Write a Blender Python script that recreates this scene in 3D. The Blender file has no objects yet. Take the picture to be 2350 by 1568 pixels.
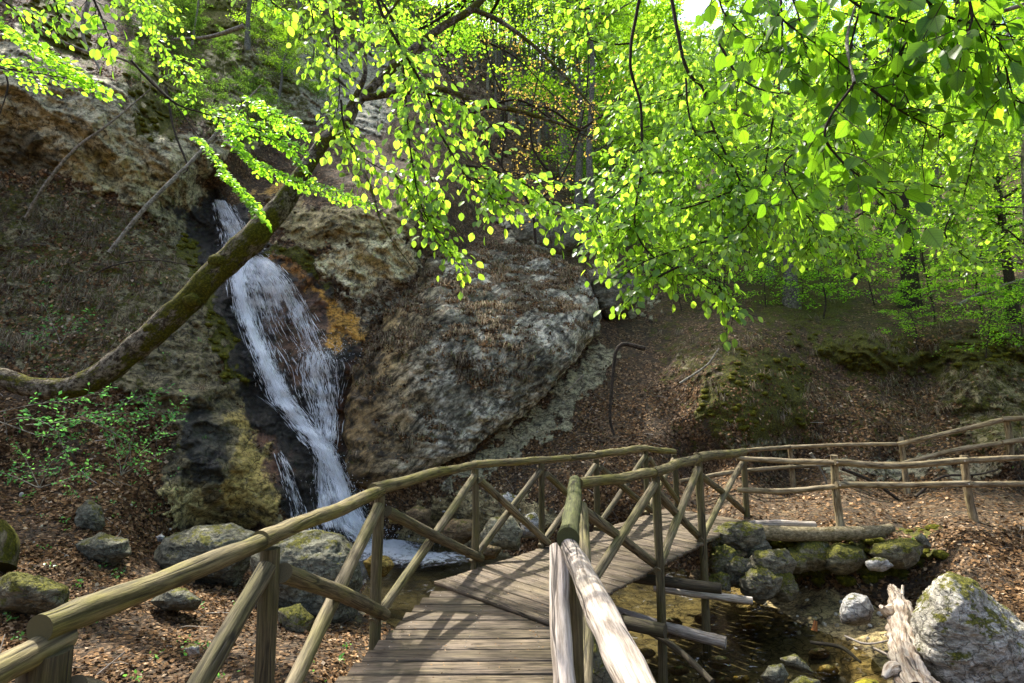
import bpy, math, random
import numpy as np
from mathutils import Vector

# ------------------------------------------------------------------ camera, sky, sun, exposure
scene = bpy.context.scene
F = 1250.0                       # focal length in units of a 2350 x 1568 picture
HOR = 957.0
TH = math.atan((HOR - 784.0) / F)
CAM = np.array([0.0, 0.0, 1.6])
cam_data = bpy.data.cameras.new("camera")
cam = bpy.data.objects.new("camera", cam_data)
scene.collection.objects.link(cam)
cam.location = CAM
cam.rotation_euler = (math.pi / 2 + TH, 0, 0)
cam_data.sensor_width = 36.0
cam_data.lens = 36.0 * F / 2350.0
cam_data.clip_start = 0.02
cam_data.clip_end = 600.0
scene.camera = cam

SUN_AZ = math.radians(-38.0)     # left of the viewing direction
SUN_EL = math.radians(57.0)
world = bpy.data.worlds.new("World")
scene.world = world
world.use_nodes = True
wn = world.node_tree.nodes
sky = wn.new("ShaderNodeTexSky")
sky.sky_type = 'NISHITA'
sky.sun_disc = False
sky.sun_elevation = SUN_EL
sky.sun_rotation = SUN_AZ
sky.air_density = 1.0
sky.dust_density = 4.0
sky.ozone_density = 0.2
world.node_tree.links.new(sky.outputs[0], wn["Background"].inputs[0])
wn["Background"].inputs[1].default_value = 0.15
sun_data = bpy.data.lights.new("sun", 'SUN')
sun_data.energy = 3.6
sun_data.angle = math.radians(0.6)
sun_data.color = (1.0, 0.95, 0.86)
sun = bpy.data.objects.new("sun", sun_data)
scene.collection.objects.link(sun)
SUNDIR = Vector((math.sin(SUN_AZ) * math.cos(SUN_EL), math.cos(SUN_AZ) * math.cos(SUN_EL), math.sin(SUN_EL)))
sun.rotation_euler = SUNDIR.to_track_quat('Z', 'Y').to_euler()
sun.location = (0, 0, 30)
scene.view_settings.view_transform = 'Standard'
scene.view_settings.look = 'None'
scene.view_settings.gamma = 1.0
scene.view_settings.exposure = 1.6
scene.render.engine = 'CYCLES'
cy = scene.cycles
cy.use_denoising = True
cy.denoiser = 'OPENIMAGEDENOISE'
cy.denoising_input_passes = 'RGB_ALBEDO_NORMAL'
cy.denoising_prefilter = 'ACCURATE'
cy.max_bounces = 7
cy.diffuse_bounces = 4
cy.glossy_bounces = 2
cy.transmission_bounces = 4
cy.transparent_max_bounces = 16
cy.caustics_reflective = False
cy.caustics_refractive = False
cy.sample_clamp_indirect = 6.0

rng = np.random.default_rng(7)
random.seed(7)
COL = scene.collection

# ------------------------------------------------------------------ pixel <-> world
cT, sT = math.cos(TH), math.sin(TH)
def rays(px, py):
    px = np.asarray(px, float); py = np.asarray(py, float)
    x = (px - 1175.0) / F
    v = (784.0 - py) / F
    y = cT - v * sT
    z = sT + v * cT
    return np.stack([x / y, np.ones_like(x), z / y], -1)    # per metre of forward distance
def P(px, py, Y):
    return CAM + rays(px, py) * np.asarray(Y, float)[..., None]
def PZ(px, py, z):
    r = rays(px, py)
    return CAM + r * ((z - CAM[2]) / r[..., 2])[..., None]

# ------------------------------------------------------------------ noise
_perm = np.random.default_rng(3).permutation(256)
_perm = np.concatenate([_perm, _perm, _perm])
_g = np.random.default_rng(4).normal(size=(256, 3))
_g /= np.linalg.norm(_g, axis=1)[:, None]
def pnoise(p):
    p = np.asarray(p, float)
    i = np.floor(p).astype(int); f = p - i
    i &= 255
    u = f * f * f * (f * (f * 6 - 15) + 10)
    out = 0
    for dx in (0, 1):
        wx = u[..., 0] if dx else 1 - u[..., 0]
        for dy in (0, 1):
            wy = u[..., 1] if dy else 1 - u[..., 1]
            for dz in (0, 1):
                wz = u[..., 2] if dz else 1 - u[..., 2]
                h = _perm[_perm[_perm[(i[..., 0] + dx) & 255] + ((i[..., 1] + dy) & 255)] + ((i[..., 2] + dz) & 255)]
                g = _g[h]
                d = g[..., 0] * (f[..., 0] - dx) + g[..., 1] * (f[..., 1] - dy) + g[..., 2] * (f[..., 2] - dz)
                out = out + wx * wy * wz * d
    return out
def fbm(p, octaves=4, gain=0.5, ridged=False):
    p = np.asarray(p, float); a = 1.0; s = 0; t = 0
    for k in range(octaves):
        n = pnoise(p + 17.3 * k)
        if ridged: n = 0.5 - np.abs(n) * 2.0
        s = s + a * n; t += a
        p = p * 2.03; a *= gain
    return s / t

# ------------------------------------------------------------------ mesh helpers
def link(o, parent=None):
    COL.objects.link(o)
    if parent is not None: o.parent = parent
    return o
def tag(o, label=None, cat=None, group=None, kind=None):
    if label: o["label"] = label
    if cat: o["category"] = cat
    if group: o["group"] = group
    if kind: o["kind"] = kind
    return o
def empty(name, loc, label, cat, group=None):
    o = bpy.data.objects.new(name, None)
    o.location = Vector([float(c) for c in loc]); o.empty_display_size = 0.2
    link(o); tag(o, label, cat, group)
    bpy.context.view_layer.update()
    return o
def raw_mesh(name, v, faces, smooth=True):
    """faces: list of (n,k) int arrays"""
    me = bpy.data.meshes.new(name)
    v = np.ascontiguousarray(v, dtype=np.float32)
    me.vertices.add(len(v)); me.vertices.foreach_set("co", v.ravel())
    faces = [f for f in faces if len(f)]
    nl = sum(f.size for f in faces); nf = sum(len(f) for f in faces)
    me.loops.add(nl); me.polygons.add(nf)
    me.loops.foreach_set("vertex_index", np.concatenate([f.ravel() for f in faces]).astype(np.int32))
    tot = np.concatenate([np.full(len(f), f.shape[1]) for f in faces]).astype(np.int32)
    start = np.concatenate([[0], np.cumsum(tot)[:-1]]).astype(np.int32)
    me.polygons.foreach_set("loop_start", start)
    me.polygons.foreach_set("loop_total", tot)
    if smooth: me.polygons.foreach_set("use_smooth", np.ones(nf, dtype=bool))
    me.update(calc_edges=True)
    return me
def add_attr(me, name, arr, typ='FLOAT'):
    a = me.attributes.new(name, typ, 'POINT')
    arr = np.ascontiguousarray(arr, dtype=np.float32)
    a.data.foreach_set({'FLOAT': 'value', 'FLOAT_VECTOR': 'vector', 'FLOAT_COLOR': 'color'}[typ], arr.ravel())
def put(name, me, mat, parent=None):
    o = bpy.data.objects.new(name, me)
    me.materials.append(mat)
    link(o, parent)
    if parent is not None:
        o.location = -Vector(parent.location) if parent.type == 'EMPTY' else (0, 0, 0)
    return o
class MB:
    """collects tubes, boxes and leaves; builds ONE mesh"""
    def __init__(s): s.v = []; s.f = {3: [], 4: []}; s.gc = []; s.n = 0; s.rnd = []
    def add(s, v, faces, gc=None, rnd=None):
        v = np.asarray(v, float).reshape(-1, 3)
        s.v.append(v)
        s.gc.append(v if gc is None else gc)
        s.rnd.append(np.full(len(v), rng.random()) if rnd is None else rnd)
        for f in faces:
            f = np.asarray(f)
            if len(f): s.f[f.shape[1]].append(f + s.n)
        s.n += len(v)
    def build(s, name, mat, parent=None, smooth=True):
        v = np.concatenate(s.v)
        me = raw_mesh(name, v, [np.concatenate(s.f[k]) for k in (3, 4) if s.f[k]], smooth)
        add_attr(me, "gc", np.concatenate(s.gc), 'FLOAT_VECTOR')
        add_attr(me, "rnd", np.concatenate(s.rnd))
        return put(name, me, mat, parent)
def smooth_line(pts, rad, n):
    """Catmull-Rom resampling of a polyline with radii"""
    p = np.asarray(pts, float); r = np.asarray(rad, float)
    q = np.concatenate([p, r[:, None]], 1)
    q = np.concatenate([[2 * q[0] - q[1]], q, [2 * q[-1] - q[-2]]])
    t = np.linspace(0, len(p) - 1 - 1e-6, n); i = t.astype(int); u = (t - i)[:, None]
    a, b, c, d = q[i], q[i + 1], q[i + 2], q[i + 3]
    o = 0.5 * ((2 * b) + (-a + c) * u + (2 * a - 5 * b + 4 * c - d) * u ** 2 + (-a + 3 * b - 3 * c + d) * u ** 3)
    return o[:, :3], np.maximum(o[:, 3], 0.0008)
def tube(mb, pts, rad, sides=12, n=None, bump=0.0, bfreq=6.0, cap=True, seed=0.0):
    pts = np.asarray(pts, float); rad = np.broadcast_to(np.asarray(rad, float), (len(pts),)).copy()
    if n: pts, rad = smooth_line(pts, rad, n)
    m = len(pts)
    tan = np.gradient(pts, axis=0); tan /= np.linalg.norm(tan, axis=1)[:, None] + 1e-9
    ref = np.array([0, 0, 1.0]) if abs(tan[0][2]) < 0.9 else np.array([1.0, 0, 0])
    a = np.cross(tan[0], ref); a /= np.linalg.norm(a)
    A = []
    for k in range(m):
        a = a - tan[k] * a.dot(tan[k]); a /= np.linalg.norm(a) + 1e-9; A.append(a)
    A = np.array(A); B = np.cross(tan, A)
    ang = np.linspace(0, 2 * np.pi, sides, endpoint=False)
    dirs = A[:, None] * np.cos(ang)[None, :, None] + B[:, None] * np.sin(ang)[None, :, None]
    R = rad[:, None] * np.ones(sides)
    v = pts[:, None] + dirs * R[..., None]
    if bump:
        nn = fbm(v * bfreq + seed, 3)
        v = v + dirs * (nn * bump * 2)[..., None] * (R / R.max())[..., None]
    L = np.concatenate([[0], np.cumsum(np.linalg.norm(np.diff(pts, axis=0), axis=1))])
    gc = np.stack([np.cos(ang)[None] * R, np.sin(ang)[None] * R, L[:, None] + 0 * R], -1) + seed
    idx = np.arange(m * sides).reshape(m, sides)
    q = np.stack([idx[:-1], np.roll(idx, -1, 1)[:-1], np.roll(idx, -1, 1)[1:], idx[1:]], -1).reshape(-1, 4)
    v = v.reshape(-1, 3); gc = gc.reshape(-1, 3)
    tris = []
    if cap:
        base = len(v)
        v = np.concatenate([v, v[:sides], v[-sides:], [pts[0]], [pts[-1]]])
        gc = np.concatenate([gc, gc[:sides] * [3, 3, 0] + 5, gc[-sides:] * [3, 3, 0] + 5, [[5, 5, 5]], [[5, 5, 5]]])
        for s_, c_, flip in ((base, base + 2 * sides, True), (base + sides, base + 2 * sides + 1, False)):
            j = np.arange(sides); k = (j + 1) % sides
            t = np.stack([s_ + j, s_ + k, np.full(sides, c_)], -1)
            tris.append(t[:, ::-1] if flip else t)
        tris = np.concatenate(tris)
    mb.add(v, [q, tris] if cap else [q], gc)
def box(mb, c0, c1, width_v, th_v, seed=0.0, jit=0.0):
    """bar from c0 to c1 (centres of its ends) with half-width vector and half-thickness vector"""
    c0 = np.asarray(c0, float); c1 = np.asarray(c1, float); w = np.asarray(width_v, float); t = np.asarray(th_v, float)
    L = np.linalg.norm(c1 - c0)
    b = 0.004 * t / (np.linalg.norm(t) + 1e-9); bw = 0.004 * w / (np.linalg.norm(w) + 1e-9)
    ns = 7
    prof = [(-w, -t), (w, -t), (w, t - b), (w - bw, t), (-w + bw, t), (-w, t - b)]
    v = []; gc = []
    for k in range(ns):
        s = k / (ns - 1); c = c0 + (c1 - c0) * s
        jj = rng.normal(0, jit, 3) if jit else 0
        for (pw, pt) in prof:
            v.append(c + pw + pt + jj)
            gc.append([np.dot(pw, w) / np.linalg.norm(w) + seed, np.dot(pt, t) / np.linalg.norm(t), s * L + seed])
    m = len(prof); q = []; 
    for k in range(ns - 1):
        for j in range(m):
            a = k * m + j; b_ = k * m + (j + 1) % m
            q.append([a, b_, b_ + m, a + m])
    e = (ns - 1) * m
    q += [[3, 2, 1, 0], [5, 4, 3, 0], [e, e + 1, e + 2, e + 3], [e, e + 3, e + 4, e + 5]]
    mb.add(np.array(v), [np.array(q)], np.array(gc))

# ------------------------------------------------------------------ materials
def mat(name):
    m = bpy.data.materials.new(name); m.use_nodes = True
    nt = m.node_tree
    for n in list(nt.nodes): nt.nodes.remove(n)
    return m, nt
class NT:
    def __init__(s, nt): s.nt = nt
    def n(s, typ, **kw):
        nd = s.nt.nodes.new(typ)
        for k, v in kw.items():
            if k == 'inp':
                for a, b in v.items():
                    if isinstance(b, bpy.types.NodeSocket): s.nt.links.new(b, nd.inputs[a])
                    else: nd.inputs[a].default_value = b
            else: setattr(nd, k, v)
        return nd
    def attr(s, name): return s.n('ShaderNodeAttribute', attribute_name=name)
    def noise(s, vec, scale, detail=5, rough=0.6, dist=0.0):
        return s.n('ShaderNodeTexNoise', inp={'Vector': vec, 'Scale': scale, 'Detail': detail, 'Roughness': rough, 'Distortion': dist}).outputs['Fac']
    def ridged(s, vec, scale, detail=8, rough=0.6):
        return s.n('ShaderNodeTexNoise', noise_type='RIDGED_MULTIFRACTAL', normalize=True, inp={'Vector': vec, 'Scale': scale, 'Detail': detail, 'Roughness': rough, 'Lacunarity': 2.1}).outputs['Fac']
    def map(s, vec, scale=(1, 1, 1), loc=(0, 0, 0), rot=(0, 0, 0)):
        return s.n('ShaderNodeMapping', inp={'Vector': vec, 'Scale': scale, 'Location': loc, 'Rotation': rot}).outputs[0]
    def ramp(s, fac, stops, interp='LINEAR'):
        r = s.n('ShaderNodeValToRGB', inp={'Fac': fac}); e = r.color_ramp; e.interpolation = interp
        while len(e.elements) < len(stops): e.elements.new(0.5)
        for el, (p, c) in zip(e.elements, stops):
            el.position = p; el.color = (c, c, c, 1) if not hasattr(c, '__len__') else (*c[:3], 1)
        return r.outputs[0]
    def mix(s, fac, a, b, mode='MIX'):
        nd = s.n('ShaderNodeMix', data_type='RGBA', blend_type=mode)
        for k, x in ((0, fac), (6, a), (7, b)):
            if isinstance(x, bpy.types.NodeSocket): s.nt.links.new(x, nd.inputs[k])
            elif k == 0: nd.inputs[k].default_value = x
            else: nd.inputs[k].default_value = (*x[:3], 1)
        return nd.outputs[2]
    def math(s, op, a, b=0.0, c=0.0, clamp=False):
        nd = s.n('ShaderNodeMath', operation=op, use_clamp=clamp)
        for k, x in ((0, a), (1, b), (2, c)):
            if isinstance(x, bpy.types.NodeSocket): s.nt.links.new(x, nd.inputs[k])
            else: nd.inputs[k].default_value = x
        return nd.outputs[0]
    def mapr(s, x, a, b, c=0.0, d=1.0):
        return s.n('ShaderNodeMapRange', interpolation_type='SMOOTHSTEP', inp={0: x, 1: a, 2: b, 3: c, 4: d}).outputs[0]
    def bump(s, h, strength=0.5, dist=0.02, normal=None):
        i = {'Height': h, 'Strength': strength, 'Distance': dist}
        if normal is not None: i['Normal'] = normal
        return s.n('ShaderNodeBump', inp=i).outputs[0]
    def princ(s, color, rough=0.8, normal=None, spec=0.3, extra=None):
        i = {'Base Color': color if isinstance(color, bpy.types.NodeSocket) else (*color[:3], 1), 'Roughness': rough, 'Specular IOR Level': spec}
        if normal is not None: i['Normal'] = normal
        if extra: i.update(extra)
        return s.n('ShaderNodeBsdfPrincipled', inp=i).outputs[0]
    def out(s, sh): s.n('ShaderNodeOutputMaterial', inp={'Surface': sh})

def moss_col(N, pos):
    f = N.noise(pos, 22, 6, 0.75)
    return N.ramp(f, [(0.3, (0.02, 0.021, 0.004)), (0.5, (0.075, 0.074, 0.008)), (0.68, (0.21, 0.195, 0.018))])

def mat_terrain():
    m, nt = mat("terrain_surface"); N = NT(nt)
    g = N.n('ShaderNodeNewGeometry'); pos = g.outputs['Position']
    tint = N.attr('tint').outputs['Color']
    mk = N.n('ShaderNodeSeparateColor', inp={0: N.attr('masks').outputs['Color']})
    litter, moss, wet = mk.outputs[0], mk.outputs[1], mk.outputs[2]
    # rock
    pw = N.n('ShaderNodeVectorMath', operation='ADD', inp={0: pos, 1: N.n('ShaderNodeVectorMath', operation='SCALE', inp={0: N.n('ShaderNodeTexNoise', inp={'Vector': pos, 'Scale': 1.3, 'Detail': 3}).outputs['Color'], 'Scale': 0.7}).outputs[0]}).outputs[0]
    n1 = N.noise(pos, 1.1, 8, 0.62)
    n2 = N.noise(pos, 13, 9, 0.78)
    n3 = N.noise(N.map(pw, (1.2, 1.2, 3.2), rot=(0.35, 0.5, 0)), 2.1, 9, 0.74, 0.1)
    cr = N.n('ShaderNodeTexVoronoi', feature='DISTANCE_TO_EDGE', inp={'Vector': N.map(pw, (1, 1, 1.9), rot=(0.4, 0.5, 0.2)), 'Scale': 2.3}).outputs['Distance']
    crk = N.mapr(cr, 0.0, 0.028, 0.0, 1.0)
    cr2 = N.n('ShaderNodeTexVoronoi', feature='DISTANCE_TO_EDGE', inp={'Vector': pw, 'Scale': 8.0}).outputs['Distance']
    crk2 = N.mapr(cr2, 0.0, 0.06, 0.0, 1.0)
    br = N.math('MULTIPLY', N.mapr(n2, 0.36, 0.64, 0.3, 1.5), N.mapr(n3, 0.36, 0.62, 0.5, 1.35))
    rg = N.ridged(N.map(pw, (1, 1, 1.7), rot=(0.35, 0.5, 0)), 2.6)
    br = N.math('MULTIPLY', br, N.mapr(rg, 0.12, 0.62, 1.3, 0.42))
    br = N.math('MULTIPLY', br, N.mapr(crk, 0, 1, 0.28, 1))
    br = N.math('MULTIPLY', br, N.mapr(crk2, 0, 1, 0.6, 1))
    br = N.math('MINIMUM', br, 1.45)
    bc = N.n('ShaderNodeCombineColor', inp={0: br, 1: br, 2: br}).outputs[0]
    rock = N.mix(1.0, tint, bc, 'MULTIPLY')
    # dark lichen streaks and patches
    dk = N.math('MULTIPLY', N.mapr(N.noise(pos, 2.3, 9, 0.75), 0.52, 0.63), 0.8)
    rock = N.mix(dk, rock, (0.035, 0.033, 0.022))
    lich = N.math('MULTIPLY', N.mapr(N.noise(N.map(pos, loc=(9, 3, 5)), 5.0, 9, 0.8), 0.56, 0.64), 0.55)
    rock = N.mix(lich, rock, (0.28, 0.27, 0.2))
    # leaf litter
    vo = N.n('ShaderNodeTexVoronoi', inp={'Vector': pos, 'Scale': 24.0, 'Randomness': 1.0})
    sc = N.n('ShaderNodeSeparateColor', inp={0: vo.outputs['Color']})
    leaf = N.ramp(sc.outputs[0], [(0.0, (0.016, 0.010, 0.005)), (0.3, (0.052, 0.030, 0.012)), (0.6, (0.122, 0.068, 0.028)), (0.85, (0.21, 0.125, 0.058)), (1.0, (0.36, 0.25, 0.15))])
    soil = N.ramp(N.noise(pos, 7, 8, 0.7), [(0.3, (0.018, 0.014, 0.009)), (0.7, (0.10, 0.07, 0.04))])
    lit = N.mix(N.mapr(N.noise(pos, 3.1, 6, 0.7), 0.35, 0.6), soil, leaf)
    # masks, broken up
    nz = N.noise(pos, 3.4, 9, 0.78)
    lf = N.mapr(N.math('ADD', litter, N.math('MULTIPLY_ADD', nz, 1.6, -0.8)), 0.44, 0.56)
    nm = N.noise(N.map(pos, loc=(4, 7, 1)), 4.3, 9, 0.8)
    mf = N.mapr(N.math('ADD', moss, N.math('MULTIPLY_ADD', nm, 2.0, -1.0)), 0.42, 0.6)
    col = N.mix(lf, rock, lit)
    col = N.mix(mf, col, moss_col(N, pos))
    wetn = N.mapr(N.math('ADD', wet, N.math('MULTIPLY_ADD', nz, 0.9, -0.45)), 0.2, 0.75)
    col = N.mix(N.math('MULTIPLY', wetn, 0.82), col, N.mix(1.0, col, (0.16, 0.17, 0.17), 'MULTIPLY'))
    rough = N.mapr(wetn, 0, 1, 0.9, 0.28)
    h = N.math('MULTIPLY_ADD', n2, 0.5, N.math('MULTIPLY', n3, 0.7))
    h = N.math('ADD', h, N.math('MULTIPLY', crk, 0.3))
    h = N.math('ADD', h, N.math('MULTIPLY', rg, -0.9))
    h = N.math('ADD', h, N.math('MULTIPLY', N.math('MULTIPLY', vo.outputs['Distance'], lf), -0.6))
    h = N.math('ADD', h, N.math('MULTIPLY', N.noise(pos, 40, 4, 0.7), N.math('MULTIPLY_ADD', mf, 0.5, 0.15)))
    b = N.bump(h, 0.9, 0.07)
    N.out(N.princ(col, rough, b, 0.35))
    return m
def mat_rock(name, c1, c2, moss=0.3, dark=0.5, scale=1.0, wet=0.0):
    m, nt = mat(name); N = NT(nt)
    g = N.n('ShaderNodeNewGeometry'); pos = g.outputs['Position']
    nz = N.n('ShaderNodeSeparateXYZ', inp={0: g.outputs['Normal']}).outputs[2]
    pos = N.map(pos, (scale,) * 3)
    a = N.noise(pos, 3.2, 9, 0.72)
    b_ = N.noise(N.map(pos, (1, 1, 3), rot=(0.4, 0.3, 0)), 6, 9, 0.75)
    c = N.mix(N.mapr(a, 0.35, 0.65), c1, c2)
    br = N.mapr(b_, 0.3, 0.7, 0.35, 1.4)
    c = N.mix(1.0, c, N.n('ShaderNodeCombineColor', inp={0: br, 1: br, 2: br}).outputs[0], 'MULTIPLY')
    cr = N.n('ShaderNodeTexVoronoi', feature='DISTANCE_TO_EDGE', inp={'Vector': N.n('ShaderNodeVectorMath', operation='ADD', inp={0: pos, 1: N.n('ShaderNodeTexNoise', inp={'Vector': pos, 'Scale': 3.0, 'Detail': 4}).outputs['Color']}).outputs[0], 'Scale': 3.0}).outputs['Distance']
    crk = N.mapr(cr, 0.0, 0.05)
    c = N.mix(N.math('MULTIPLY', N.math('SUBTRACT', 1.0, crk), 0.6), c, (0.02, 0.018, 0.012))
    c = N.mix(N.math('MULTIPLY', N.mapr(N.noise(N.map(pos, loc=(3, 3, 3)), 14, 9, 0.8), 0.5, 0.6), dark), c, (0.04, 0.04, 0.028))
    mf = N.math('ADD', N.math('MULTIPLY', N.noise(N.map(pos, loc=(8, 1, 3)), 3.2, 9, 0.75), 1.6), N.math('MULTIPLY_ADD', nz, 0.3, moss - 1.2))
    mf = N.mapr(mf, 0.0, 0.16)
    c = N.mix(mf, c, moss_col(N, pos))
    if wet: c = N.mix(wet, c, N.mix(1.0, c, (0.2, 0.2, 0.18), 'MULTIPLY'))
    h = N.math('ADD', N.math('MULTIPLY', b_, 0.8), N.math('MULTIPLY', N.noise(pos, 30, 6, 0.75), 0.35))
    h = N.math('ADD', h, N.math('MULTIPLY', crk, 0.35))
    N.out(N.princ(c, 0.9 - 0.6 * wet, N.bump(h, 0.9, 0.05 / scale), 0.3))
    return m
def mat_wood(name, light, dark_, algae=0.3, algae_col=(0.07, 0.085, 0.015), grain=1.0, rough=0.75, end=False):
    m, nt = mat(name); N = NT(nt)
    gc = N.attr('gc').outputs['Vector']
    rnd = N.attr('rnd').outputs['Fac']
    off = N.n('ShaderNodeCombineXYZ', inp={0: N.math('MULTIPLY', rnd, 37.0), 1: N.math('MULTIPLY', rnd, 11.0), 2: N.math('MULTIPLY', rnd, 91.0)}).outputs[0]
    v = N.n('ShaderNodeVectorMath', operation='ADD', inp={0: gc, 1: off}).outputs[0]
    streak = N.noise(N.map(v, (60 * grain, 60 * grain, 4)), 1.0, 6, 0.7, 0.3)
    fine = N.noise(N.map(v, (190, 190, 9)), 1.0, 5, 0.7)
    patch = N.noise(N.map(v, (6, 6, 2.2)), 1.0, 6, 0.65)
    crack = N.n('ShaderNodeTexVoronoi', feature='DISTANCE_TO_EDGE', inp={'Vector': N.n('ShaderNodeVectorMath', operation='ADD', inp={0: N.map(v, (17, 17, .8)), 1: N.n('ShaderNodeVectorMath', operation='SCALE', inp={0: N.n('ShaderNodeTexNoise', inp={'Vector': N.map(v, (9, 9, 3)), 'Scale': 1.0}).outputs['Color'], 'Scale': 0.28}).outputs[0]}).outputs[0], 'Scale': 1.0}).outputs['Distance']
    ck = N.math('MULTIPLY', N.mapr(crack, 0.0, 0.05, 1, 0), N.mapr(N.noise(N.map(v, (5, 5, 1)), 2.0, 2), 0.46, 0.56))
    c = N.mix(N.mapr(streak, 0.32, 0.66), dark_, light)
    k = N.mapr(fine, 0.3, 0.7, 0.7, 1.2)
    c = N.mix(1.0, c, N.n('ShaderNodeCombineColor', inp={0: k, 1: k, 2: k}).outputs[0], 'MULTIPLY')
    c = N.mix(N.math('MULTIPLY', N.mapr(patch, 0.42, 0.62), algae), c, N.mix(1.0, c, tuple(x * 8 for x in algae_col), 'MULTIPLY'))
    rb = N.math('MULTIPLY_ADD', rnd, 0.5, 0.75)
    c = N.mix(1.0, c, N.n('ShaderNodeCombineColor', inp={0: rb, 1: rb, 2: rb}).outputs[0], 'MULTIPLY')
    kn = N.n('ShaderNodeTexVoronoi', inp={'Vector': N.map(v, (7, 7, 3.0)), 'Scale': 1.0}).outputs['Distance']
    c = N.mix(N.mapr(kn, 0.05, 0.2, 0.75, 0.0), c, (0.03, 0.02, 0.01))
    c = N.mix(N.math('MULTIPLY', ck, 0.85), c, (0.012, 0.009, 0.006))
    h = N.math('ADD', streak, N.math('MULTIPLY', fine, 0.35))
    h = N.math('SUBTRACT', h, N.math('MULTIPLY', ck, 0.9))
    N.out(N.princ(c, rough, N.bump(h, 0.55, 0.012), 0.3))
    return m
def mat_bark(name, c1, c2, moss=0.5, scale=1.0):
    m, nt = mat(name); N = NT(nt)
    g = N.n('ShaderNodeNewGeometry'); pos = g.outputs['Position']
    gc = N.attr('gc').outputs['Vector']
    a = N.noise(N.map(gc, (14, 14, 14)), scale, 8, 0.75)
    f = N.noise(N.map(gc, (55, 55, 25)), scale, 6, 0.7)
    c = N.mix(N.mapr(a, 0.42, 0.58), c1, c2)
    k = N.mapr(f, 0.3, 0.7, 0.5, 1.3)
    c = N.mix(1.0, c, N.n('ShaderNodeCombineColor', inp={0: k, 1: k, 2: k}).outputs[0], 'MULTIPLY')
    mf = N.mapr(N.math('ADD', N.noise(N.map(gc, (3, 3, 1.6)), scale, 8, 0.72), moss - 1.0), 0.0, 0.07)
    c = N.mix(mf, c, moss_col(N, N.map(gc, (1.5, 1.5, 1.5))))
    h = N.math('ADD', f, N.math('MULTIPLY', N.math('MULTIPLY', N.noise(gc, 60, 6, 0.8), mf), 1.4))
    N.out(N.princ(c, 0.95, N.bump(h, 0.9, 0.03), 0.15))
    return m
def mat_leaf(name, refl, trans, var=0.5, gloss=0.04, veins=False):
    m, nt = mat(name); N = NT(nt)
    r = N.attr('rnd').outputs['Fac']
    k = N.math('MULTIPLY_ADD', r, var * 1.4, 1 - var * 0.7)
    if veins:
        s = N.n('ShaderNodeSeparateXYZ', inp={0: N.attr('luv').outputs['Vector']})
        ay = N.math('ABSOLUTE', s.outputs[1])
        mid = N.mapr(ay, 0.0, 0.035, 1, 0)
        sv = N.math('SINE', N.math('MULTIPLY', N.math('SUBTRACT', s.outputs[0], N.math('MULTIPLY', ay, 0.9)), 48.0))
        v = N.math('MAXIMUM', mid, N.math('MULTIPLY', N.mapr(sv, 0.6, 1.0), 0.55))
        k = N.math('MULTIPLY', k, N.math('SUBTRACT', 1.08, N.math('MULTIPLY', v, 0.42)))
    kc = N.n('ShaderNodeCombineColor', inp={0: N.math('MULTIPLY', k, N.math('MULTIPLY_ADD', r, 0.22, 0.86)), 1: k, 2: k}).outputs[0]
    d = N.n('ShaderNodeBsdfDiffuse', inp={'Color': N.mix(1.0, refl, kc, 'MULTIPLY')}).outputs[0]
    t = N.n('ShaderNodeBsdfTranslucent', inp={'Color': N.mix(1.0, trans, kc, 'MULTIPLY')}).outputs[0]
    s = N.n('ShaderNodeAddShader', inp={0: d, 1: t}).outputs[0]
    gl = N.n('ShaderNodeBsdfGlossy', inp={'Color': (1, 1, 1, 1), 'Roughness': 0.35}).outputs[0]
    N.out(N.n('ShaderNodeMixShader', inp={0: gloss, 1: s, 2: gl}).outputs[0])
    return m
def mat_attr_ramp(name, stops, trans=0.0, rough=0.8, spec=0.3):
    m, nt = mat(name); N = NT(nt)
    c = N.ramp(N.attr('rnd').outputs['Fac'], stops)
    g = N.n('ShaderNodeNewGeometry')
    k = N.math('MULTIPLY', N.mapr(N.noise(g.outputs['Position'], 60, 3), 0.3, 0.7, 0.7, 1.25), N.mapr(N.noise(g.outputs['Position'], 0.9, 5, .7), 0.35, 0.65, 0.45, 1.25))
    c = N.mix(1.0, c, N.n('ShaderNodeCombineColor', inp={0: k, 1: k, 2: k}).outputs[0], 'MULTIPLY')
    s = N.princ(c, rough, None, spec)
    if trans:
        t = N.n('ShaderNodeBsdfTranslucent', inp={'Color': c}).outputs[0]
        s = N.n('ShaderNodeMixShader', inp={0: trans, 1: s, 2: t}).outputs[0]
    N.out(s)
    return m

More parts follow.
